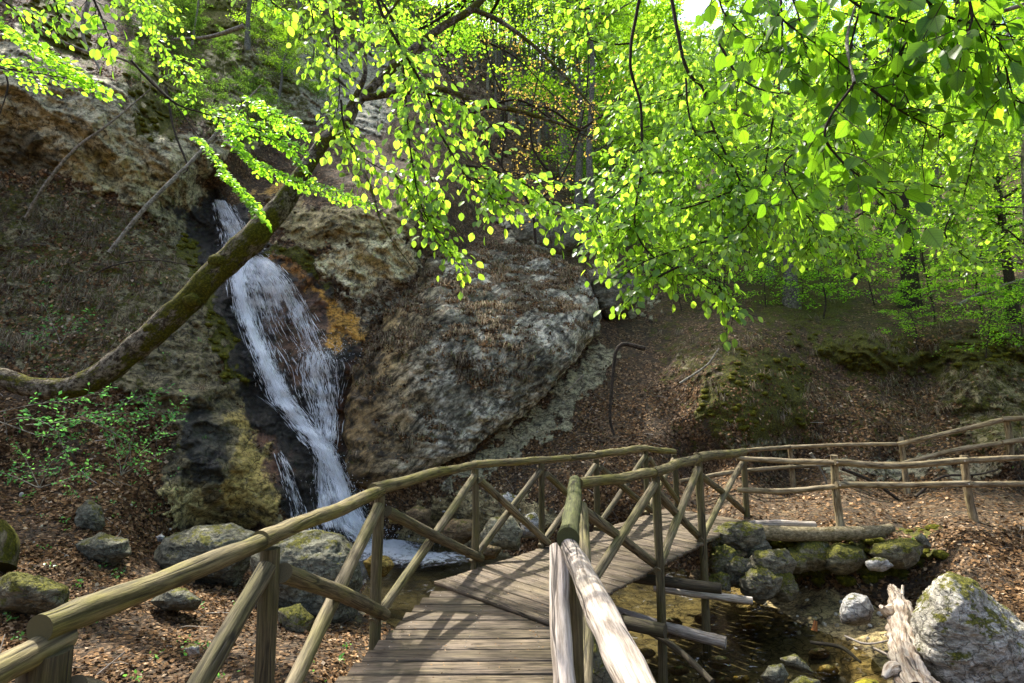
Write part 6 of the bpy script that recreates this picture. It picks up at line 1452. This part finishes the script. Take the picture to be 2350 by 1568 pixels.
# pebbles and gravel
pw_ = np.clip(polymask([(1640,1330),(1830,1325),(2060,1400),(2060,1600),(1900,1568),(1850,1450),(1640,1400)], 20) * .8 + polymask([(1380,780),(1420,830),(1250,1010),(1080,1110),(1000,1110),(1200,960)], 20) * .3 + polymask([(1000,1130),(1200,1130),(1300,1180),(1100,1290),(880,1230)], 16) * .6 + polymask([(0,1100),(400,1150),(420,1300),(0,1500)], 40) * .08 + polymask([(1700,1150),(2350,1150),(2350,1200),(1700,1200)], 10) * .08, 0, 1)
x, y = sample_ground(1900, pw_); p = ground(x, y); rs = rng.uniform(.012, .05, len(p)) * rng.uniform(.5, 1, len(p))
V = p[:, None] + unit[None] * rs[:, None, None] * rng.uniform(.6, 1.3, (len(p), 1, 3)); V = V + unit[None] * (fbm(V * 12, 2))[..., None] * rs[:, None, None]
me = raw_mesh("pebbles", V.reshape(-1, 3), [(uq[None] + (np.arange(len(p)) * 48)[:, None, None]).reshape(-1, 4)])
add_attr(me, "rnd", np.repeat(rng.random(len(p)), 48))
tag(put("pebbles", me, mat_attr_ramp("pebble", [(0, (.16, .13, .08)), (.5, (.32, .29, .2)), (1, (.6, .58, .52))], 0, .8)), "loose pebbles on the stream banks and the scree", "pebbles", kind="stuff")
# twigs and small debris on the slopes
x, y = sample_ground(900, np.clip(lw * .5 + gw * .6, 0, 1)); p = ground(x, y, .03)
mb = MB()
for c in p:
    d = norm(rng.normal(0, 1, 3) * [1, .5, .5]); l = rng.uniform(.12, .6)
    tube(mb, [c - d * l / 2, c + rng.normal(0, .02, 3) + [0, 0, .02], c + d * l / 2], [.005, .005, .003], 4, None, 0, cap=False)
tag(mb.build("twig_debris", mat_attr_ramp("dead_twig", [(0, (.06, .045, .03)), (.7, (.24, .2, .15)), (1, (.5, .46, .4))])), "thin dead twigs strewn over the slopes", "debris", kind="stuff")
# fallen orange bud scales on the deck
# shrubs on the left bank
def shrub(label, stems, leaf=.05, n=9, loc=None, m=M_leafg, dens=.05):
    t = empty("shrub", tuple(stems[0][0]), label, "shrub", "leafy shrubs on the left bank")
    wd = MB(); lv = Leaves()
    for s in stems: spray(wd, lv, s, .007, .002, .25, dens, .22, leaf, .1, .55, .4)
    wd.build("stem", B_pale, t); put("foliage", lv.mesh("foliage", False, 1.0), m, t)
M_shrub = mat_leaf("shrub_leaf", (.06, .17, .05), (.08, .22, .04), .5, .0)
shrub("shrub with long pale arching stems under the bend of the leaning trunk", [px3([(-20,950),(70,930),(170,915),(260,890)], [6.6,6.9]), px3([(-20,960),(100,1000),(170,960),(260,950),(400,945)], [6.5,6.9]), px3([(60,975),(200,965),(330,960)], 6.8), px3([(-20,1000),(40,960),(120,980),(160,1060)], 6.6), px3([(200,965),(290,1010),(300,1060)], 6.8), px3([(230,960),(320,910),(380,900)], 6.9)], .06, m=M_shrub)
shrub("shrub in front of the yellowish rock wall below the trunk", [px3([(280,1090),(300,1020),(320,960),(350,920)], 7.6), px3([(280,1090),(340,1020),(400,960),(430,910)], 7.7), px3([(280,1090),(260,1000),(240,930)], 7.5), px3([(280,1090),(330,1060),(380,1030)], 7.6)], .05, m=M_shrub)
shrub("low shrub in the leaves at the far left below the stems", [px3([(90,1120),(60,1060),(40,1020)], 7.4), px3([(90,1120),(120,1060),(160,1030)], 7.4), px3([(90,1120),(180,1090),(230,1070)], 7.4), px3([(90,1120),(20,1090),(-30,1080)], 7.4)], .05, m=M_shrub)
shrub("small shrub growing from the rock high on the left slope", [px3([(140,790),(120,740),(100,700)], 9.2), px3([(140,790),(170,740),(200,720)], 9.2), px3([(140,790),(80,770),(50,760)], 9.2)], .06, m=M_shrub)
# hanging roots and bare twigs on the cliff
for k, (l, y, r, lb) in enumerate((([(380,200),(400,300),(430,380),(420,400)], 12.0, .03, "dark root hanging over the tan cliff"), ([(205,-10),(190,80),(230,160)], 11.6, .05, "mossy branch stub hanging at the top left cliff"), ([(10,160),(18,200),(0,260)], 9.5, .02, "thin dark twig hanging at the left edge of the cliff"),
     ([(560,60),(480,85),(400,90)], 14.0, .06, "dark dead limb jutting from the vegetated cliff top"), ([(1480,800),(1420,795),(1405,880),(1400,960),(1410,1000)], 12.2, .05, "bent dead trunk standing on the leafy slope below the gully"), ([(1560,880),(1620,840),(1650,800)], 13.0, .03, "dead branch on the sunny mossy ledge"),
     ([(1955,640),(1975,600),(1940,540)], 15.0, .05, "thin leaning stem between the beeches"), ([(2200,700),(2260,670),(2350,640)], 14.6, .06, "fallen pole lying across the upper right slope"), ([(1930,1075),(2010,1110),(2090,1170)], 11.2, .04, "dark root running down to the path behind the fence"), ([(1860,1040),(1890,1090),(1900,1120)], 11.6, .03, "dark root beside the far fence, left of the larger one"),
     ([(2100,1140),(2160,1095),(2240,1090),(2290,1078)], 10.8, .03, "curved bare root lying behind the near fence"), ([(1340,860),(1300,900)], 13.0, .02, "short twig on the scree below the outcrop"))):
    log("dead_branch", lb, px3(l, y), np.linspace(r, r * .5, len(l)), B_dark if k % 2 == 0 else B_pale, "branch", "dead wood on the slopes", 20)

# bud scales and crumbs lying on the deck
n_ = 420; u_ = rng.random(n_)[:, None]; w_ = rng.random(n_)[:, None]
pA = np.where(rng.random((n_, 1)) < .45, G0(800, 1560)[None] * (1 - u_) + G0(1020, 1345)[None] * u_ + (np.array([1.15, 0, 0]) * w_), (np.append(A0, 0) * (1 - u_) + np.append(A1, 0) * u_) * (1 - w_) + (np.append(B0, 0) * (1 - u_) + np.append(B1, 0) * u_) * w_)
pA[:, 2] = .004
lv = Leaves(); lv.add(pA, rng.normal(0, 1, pA.shape) * [1, 1, .05], norm(rng.normal(0, .15, pA.shape) + [0, 0, 1]), .017 * rng.uniform(.5, 1.4, n_))
tag(put("bud_scales", lv.mesh("bud_scales", False, .9), M_litter), "orange-brown bud scales and crumbs scattered over the deck boards", "debris", kind="stuff")
